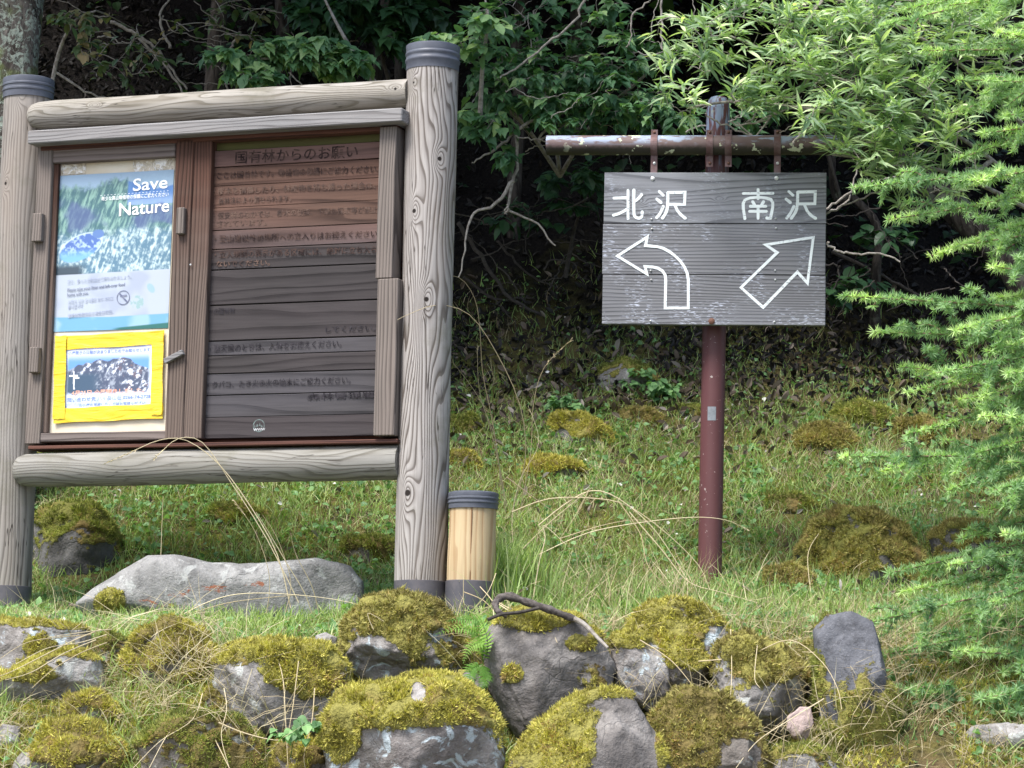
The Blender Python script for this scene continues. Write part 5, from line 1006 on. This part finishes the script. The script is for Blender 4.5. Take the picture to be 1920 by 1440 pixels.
def in_shape(r, cl):
    """a random pixel position and depth inside one ellipse: (cx, cy, rx, ry, depth, spread)"""
    cx, cy, rx, ry, Y, dY = cl; a = r.uniform(0, 2 * math.pi); q = math.sqrt(r.uniform()) ; return at(cx + rx * q * math.cos(a), cy + ry * q * math.sin(a), Y + r.uniform(-dY, dY))
def shrub(name, label, cat, stems, clusters, tpl, size, per, lmat, tmat, seed, droop=-.1, spread=.10, flat=.8, leafang=.8, tint=(2, 2), wid=1.0, stem_r=.012, group=None, twig_r=.003, thin=0.0):
    r = np.random.default_rng(seed); base = stems[0][0]; base = at(base[0], base[1], base[2]); t = thing(name, label, cat, base, group=group); nodes = []
    for pp in stems:
        Q = curve([at(x, y, Y) for x, y, Y in pp], 16); m = MB(); m.tube(Q - base, np.linspace(stem_r, stem_r * .35, len(Q)), 8); m.build('stem', tmat, t, True); nodes += list(Q[1:])
    N = np.array(nodes); ends = []
    for cl, cnt in clusters: ends += [in_shape(r, cl) for _ in range(cnt)]
    ends = np.array(ends); dd = np.array([np.min(np.linalg.norm(N - e, axis=1)) for e in ends]); ends = ends[np.argsort(dd)]; m = MB(); O = []; D = []; NN = []; S = []; RN = []
    for e in ends:
        k = np.argmin(np.linalg.norm(N - e, axis=1) + .15 * np.abs(N[:, 2] - e[2])); s = N[k]; L = np.linalg.norm(e - s); L = max(L, .01); mid = (s + e) / 2 + np.array([0, 0, .10 * L]) + r.normal(size=3) * .06 * L; Q = curve([s, mid, e], 6)
        m.tube(Q - base, np.linspace(min(.006, twig_r * (.6 + L * 2)), .0012, len(Q)), 4, False); N = np.vstack([N, Q[2:]]); T = norm(e - s + np.array([0, 0, droop * .2])); base_r = np.clip(r.beta(*tint), 0, 1)
        if r.random() < thin: continue
        for j in range(per):
            tt = r.uniform(.25, 1.0) if L > spread else r.uniform(.5, 1); o = Q[min(len(Q) - 1, int(tt * (len(Q) - 1)))] + (r.normal(size=3) * .008); sd = norm(np.cross(T, np.array([0, 0, 1.0])) + 1e-6) * (1 if j % 2 else -1); d = norm(T * r.uniform(.25, 1.0) + sd * leafang * r.uniform(.4, 1.2) + np.array([0, -.25, droop]) + r.normal(size=3) * .22)
            O.append(o); D.append(d); NN.append(norm(np.array([r.normal() * (1 - flat), r.normal() * (1 - flat) - .45, 1.0]))); S.append(size * r.uniform(.55, 1.25)); RN.append(np.clip(base_r + r.normal() * .13, 0, 1))
    m.build('twigs', tmat, t); O, D, NN, S, RN = map(np.array, (O, D, NN, S, RN)); v, f = inst(*tpl, O - base, D, NN, S, np.full(len(O), wid)); scatter_obj('foliage', [(v, f, np.repeat(RN, len(tpl[0])))], lmat, t); return t
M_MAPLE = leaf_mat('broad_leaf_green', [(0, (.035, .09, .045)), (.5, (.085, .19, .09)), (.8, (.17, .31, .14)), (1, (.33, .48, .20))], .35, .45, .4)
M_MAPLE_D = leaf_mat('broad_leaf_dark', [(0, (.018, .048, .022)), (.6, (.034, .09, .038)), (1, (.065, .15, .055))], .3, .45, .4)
M_WILLOW = leaf_mat('willow_leaf', [(0, (.11, .19, .11)), (.5, (.25, .36, .20)), (.8, (.42, .54, .30)), (1, (.62, .72, .42))], .4, .5, .3)
shrub('broadleaf_shrub', 'broad green shrub with layered lobed leaves between tall post and crossbar', 'shrub', [[(1050, 330, 14.2), (1040, 250, 14.0), (1020, 150, 13.8), (1000, 20, 13.7)], [(1050, 330, 14.2), (980, 230, 13.8), (920, 180, 13.6), (890, 120, 13.5)], [(1050, 330, 14.2), (1120, 220, 13.8), (1200, 150, 13.6), (1260, 90, 13.5)]],
      [((930, 215, 80, 55, 13.4, .25), 60), ((1010, 150, 110, 60, 13.4, .3), 100), ((1130, 190, 140, 60, 13.4, .3), 110), ((1110, 110, 160, 50, 13.5, .3), 100), ((1050, 30, 180, 50, 13.5, .3), 90), ((1090, 215, 90, 35, 13.3, .2), 45), ((1230, 220, 80, 35, 13.4, .2), 36), ((970, 295, 40, 16, 13.3, .1), 12), ((900, 90, 60, 60, 13.4, .2), 40), ((1400, 215, 60, 35, 13.6, .2), 26)], LEAF_OVATE, .060, 6, M_MAPLE, M_TWIG, 5, thin=.15, flat=.75, tint=(2.2, 2.2))
shrub('broadleaf_shrub', 'sunlit leafy sprays reaching over the top rail', 'shrub', [[(760, 240, 13.6), (700, 150, 13.5), (620, 110, 13.4), (500, 110, 13.3), (390, 110, 13.2)], [(700, 160, 13.5), (640, 60, 13.5), (600, -20, 13.5)]],
      [((420, 104, 55, 12, 13.2, .1), 20), ((465, 140, 60, 13, 13.2, .1), 22), ((580, 95, 100, 26, 13.3, .15), 62), ((640, 120, 70, 22, 13.3, .15), 30), ((520, 110, 50, 20, 13.3, .1), 20), ((520, 80, 40, 10, 13.3, .1), 10)], LEAF_OVATE, .064, 7, M_MAPLE, M_TWIG, 6, flat=.85, tint=(4, 1.7))
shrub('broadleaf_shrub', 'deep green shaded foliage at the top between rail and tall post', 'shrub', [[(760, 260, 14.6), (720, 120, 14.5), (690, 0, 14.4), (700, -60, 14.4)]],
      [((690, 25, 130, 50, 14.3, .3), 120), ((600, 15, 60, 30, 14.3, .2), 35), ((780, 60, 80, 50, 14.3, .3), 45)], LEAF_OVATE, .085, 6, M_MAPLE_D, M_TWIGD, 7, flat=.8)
shrub('broadleaf_shrub', 'bright sprig of pointed leaves just above the tall post cap', 'shrub', [[(900, 220, 13.2), (905, 120, 13.1), (915, 40, 13.0), (910, 0, 13.0)]], [((915, 35, 32, 26, 12.9, .1), 14), ((830, 70, 45, 10, 12.9, .1), 12), ((890, 90, 30, 25, 13, .1), 10)], LEAF_OVAL, .062, 6, M_MAPLE, M_TWIG, 8, tint=(5, 1.6), wid=1.4)
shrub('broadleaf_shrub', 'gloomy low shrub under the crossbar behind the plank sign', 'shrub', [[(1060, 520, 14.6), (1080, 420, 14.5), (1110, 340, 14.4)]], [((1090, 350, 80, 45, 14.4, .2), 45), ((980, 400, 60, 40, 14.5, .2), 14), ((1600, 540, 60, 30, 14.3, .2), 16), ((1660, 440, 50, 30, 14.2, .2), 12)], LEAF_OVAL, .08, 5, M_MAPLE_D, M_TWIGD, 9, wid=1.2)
shrub('broadleaf_shrub', 'sparse leafy twigs with yellowing leaves beside the lichen trunk', 'shrub', [[(90, 200, 13.6), (110, 100, 13.6), (140, 40, 13.5), (180, 20, 13.5)]], [((140, 40, 60, 18, 13.4, .1), 22), ((165, 90, 30, 18, 13.5, .1), 9), ((240, 100, 90, 60, 14.3, .3), 36), ((420, 40, 120, 50, 14.6, .3), 26)], LEAF_OVAL, .05, 4, leaf_mat('yellowing_leaf', [(0, (.05, .10, .04)), (.5, (.10, .15, .06)), (1, (.36, .27, .14))], .3), M_TWIG, 10, tint=(1.5, 1.8), wid=1.3)
WS_ = [[(1980, 420, 11.9), (1860, 300, 11.8), (1700, 200, 11.6), (1500, 120, 11.5), (1350, 60, 11.5)], [(1980, 420, 11.9), (1800, 330, 11.7), (1640, 300, 11.5), (1560, 290, 11.45)], [(1980, 300, 11.9), (1800, 120, 11.7), (1620, 20, 11.6), (1450, -40, 11.6)], [(1700, 200, 11.6), (1560, 210, 11.5), (1400, 190, 11.5), (1300, 200, 11.45)], [(1860, 300, 11.8), (1780, 360, 11.7), (1700, 400, 11.6)]]
shrub('willow_shrub', 'large light green narrow-leaved willow spreading over the crossbar end', 'shrub', WS_,
      [((1480, 130, 110, 70, 11.5, .25), 90), ((1600, 120, 130, 80, 11.5, .3), 150), ((1720, 60, 160, 70, 11.6, .3), 150), ((1600, 230, 110, 60, 11.4, .25), 110), ((1720, 200, 120, 90, 11.5, .3), 130), ((1660, 300, 70, 45, 11.4, .2), 60), ((1760, 320, 80, 60, 11.5, .25), 60), ((1290, 120, 60, 25, 11.5, .15), 18), ((1270, 190, 45, 35, 11.4, .1), 20), ((1360, 95, 50, 25, 11.5, .1), 14), ((1400, 180, 35, 30, 11.4, .1), 14), ((1300, 60, 80, 40, 11.6, .2), 26), ((1420, 30, 90, 40, 11.6, .2), 40), ((1560, 30, 110, 40, 11.6, .2), 70), ((1430, 190, 50, 30, 11.4, .1), 22), ((1700, 395, 30, 22, 11.5, .1), 12), ((1850, 80, 100, 90, 11.7, .3), 80)], LEAF_NARROW, .078, 9, M_WILLOW, M_TWIG, 11, droop=.12, flat=.2, leafang=.75, tint=(1.6, 1.6), wid=.85, stem_r=.011, thin=.36)
bare('thin grey willow twigs looping beside the pole top', [([(1560, 150), (1480, 170), (1420, 210), (1405, 230), (1440, 225)], 11.6, .005, .003), ([(1700, 190), (1600, 210), (1500, 200), (1400, 235), (1365, 225)], 11.6, .005, .003), ([(1545, 0), (1490, 60), (1440, 130), (1405, 180)], 11.7, .006, .003), ([(1630, 0), (1560, 70), (1500, 170), (1450, 215), (1415, 258)], 11.7, .006, .003), ([(1620, 140), (1550, 190), (1490, 230), (1460, 250)], 11.6, .004, .002), ([(1320, 215), (1360, 235), (1410, 255), (1380, 230)], 11.7, .004, .003), ([(1770, 250), (1700, 330), (1620, 370), (1550, 400)], 11.7, .005, .003), ([(1530, 230), (1490, 260), (1488, 272)], 11.3, .003, .002)], group='thin grey willow twigs')
# small herbs standing on the slope
for k, (x, y, Y, lb) in enumerate([(1195, 740, None, 'leafy weed in front of the pale grey slope stone'), (1060, 790, None, 'small leafy weed at the edge of the yellow moss ridge'), (1240, 760, None, 'weed clump between slope stone and red-brown pole')]):
    b = hit(x, y); Y = b[1]; shrub('leafy_weed', lb, 'plant', [[(x, y + 10, Y), (x + 4, y - 20, Y), (x, y - 50, Y)]], [((x, y - 30, 34, 22, Y, .06), 26)], LEAF_OVAL, .034, 6, M_HERB, M_HERB, 50 + k, wid=1.5, stem_r=.003, group='leafy weeds on the slope')
b = hit(225, 1330); shrub('leafy_weed', 'nettle-like sprig low between the bottom moss stones', 'plant', [[(545, 1420, 9.95), (550, 1390, 9.9), (560, 1350, 9.88)]], [((575, 1360, 18, 30, 9.88, .03), 9), ((530, 1375, 22, 14, 9.88, .03), 8)], LEAF_BROAD, .034, 4, M_HERB, M_HERB, 60, stem_r=.002, group='leafy weeds between the wall stones')

# ------------------------------------------------------------------ larch
M_NEED = leaf_mat('larch_needle', [(0, (.13, .25, .13)), (.5, (.28, .44, .22)), (.8, (.42, .60, .28)), (1, (.62, .77, .37))], .4, .5, .25, 1.15)
M_LTW = simple_mat('larch_twig', (.26, .19, .12), .8, 0, (.14, .10, .07), 60, .3)
def larch():
    foot = at(2330, 1300, 10.9); foot[2] = float(ground_z(foot[0], foot[1])) - .1; t = thing('larch_tree', 'young larch reaching in with soft bright green needle sprays', 'tree', foot)
    m = MB(); top = foot + np.array([.05, 0, 4.4]); P = curve([foot, foot * .6 + top * .4 + np.array([.03, 0, 0]), top], 20) - foot; m.tube(P, np.linspace(.075, .02, len(P)), 14); m.build('trunk', M_BARK, t, True)
    tips = [(1690, 20, 10.9), (1650, 50, 10.6), (1730, 95, 10.8), (1790, 150, 10.7), (1770, 215, 10.9), (1840, 250, 10.6), (1790, 300, 10.9), (1600, 352, 10.45), (1665, 412, 10.5), (1790, 462, 10.6), (1745, 480, 10.9), (1580, 555, 10.4), (1640, 622, 10.5), (1690, 688, 10.6), (1700, 735, 10.8), (1750, 700, 10.4), (1578, 856, 10.4), (1650, 885, 10.6), (1700, 815, 10.8), (1780, 920, 10.5), (1840, 960, 10.7), (1800, 1010, 10.9), (1665, 1075, 10.6), (1690, 1110, 10.8), (1610, 1172, 10.2), (1600, 1240, 10.3), (1660, 1290, 10.2), (1745, 1330, 10.3), (1720, 1200, 10.5), (1830, 1430, 10.1), (1860, 560, 10.7), (1850, 380, 10.5), (1840, 780, 10.3), (1860, 1130, 10.3), (1880, 1260, 10.4), (1780, 10, 10.5), (1870, 60, 10.4), (1790, 620, 10.3), (1780, 1060, 10.5), (1850, 150, 10.3), (1820, 340, 10.4), (1880, 430, 10.7), (1860, 500, 10.5), (1820, 600, 10.7), (1850, 660, 10.5), (1800, 750, 10.6), (1830, 850, 10.5), (1780, 870, 10.7), (1860, 920, 10.3), (1810, 1150, 10.5), (1790, 1220, 10.3), (1840, 1310, 10.2), (1880, 1000, 10.2), (1880, 220, 10.5), (1890, 700, 10.2)]
    for bi, (tx, ty, Y) in enumerate(tips):
        r = np.random.default_rng(100 + bi); tip = at(tx, ty, Y); dz = r.uniform(-.12, .38); st = np.array([foot[0] + .02, foot[1], tip[2] + dz]); st[1] = foot[1] + r.uniform(-.03, .03); k1 = st * .55 + tip * .45 + np.array([0, 0, r.uniform(0, .06)])
        Q = curve([st, k1, tip], 30); mb = MB(); mb.tube(Q - foot, np.linspace(.011, .0016, len(Q)), 6); pts_ = []
        def walk(C_, step, tipw):
            seg = np.linalg.norm(np.diff(C_, axis=0), axis=1); s = np.concatenate([[0], np.cumsum(seg)]); n = max(2, int(s[-1] / step)); u = np.linspace(0, s[-1], n); X = np.stack([np.interp(u, s, C_[:, i]) for i in range(3)], -1); T = norm(np.gradient(X, axis=0))
            for i in range(n): pts_.append((X[i], T[i], i / n * tipw + (1 - tipw) * .5))
        vis = Q[int(len(Q) * .25):]; walk(vis, .012, 1.0); n2 = 16
        for j in range(n2):
            f = r.uniform(.22, .90); i = int(f * (len(Q) - 1)); s = Q[i]; T = norm(Q[min(i + 1, len(Q) - 1)] - Q[i - 1]); sd = norm(np.cross(T, np.array([0, 0, 1]))) * (1 if j % 2 else -1); L = r.uniform(.08, .34) * (1.15 - f * .8); e = s + (T * .75 + sd * r.uniform(.35, .9) + np.array([0, 0, r.uniform(-.8, .5)])) * L
            q = curve([s, (s + e) / 2 + np.array([0, 0, .015]), e], 8); mb.tube(q - foot, np.linspace(.0032, .0012, len(q)), 4, False); walk(q[1:], .0135, .8)
        b = mb.build('branch', M_LTW, t, True); O = np.array([p[0] for p in pts_]) - foot; T = np.array([p[1] for p in pts_]); f = np.array([p[2] for p in pts_]); n = len(O); D = norm(T * .55 + r.normal(size=(n, 3)) * .55 + np.array([0, 0, .25]))
        v, fc = inst(*ROS, O, D, norm(r.normal(size=(n, 3))), r.uniform(.024, .036, n)); rn = np.clip(.18 + .62 * f ** 2 + .25 * (vnoise(O * 7) > .1) + r.normal(size=n) * .1 - (.08 if ty > 950 else 0), 0, 1); scatter_obj('needles', [(v, fc, np.repeat(rn, len(ROS[0])))], M_NEED, b)
larch()
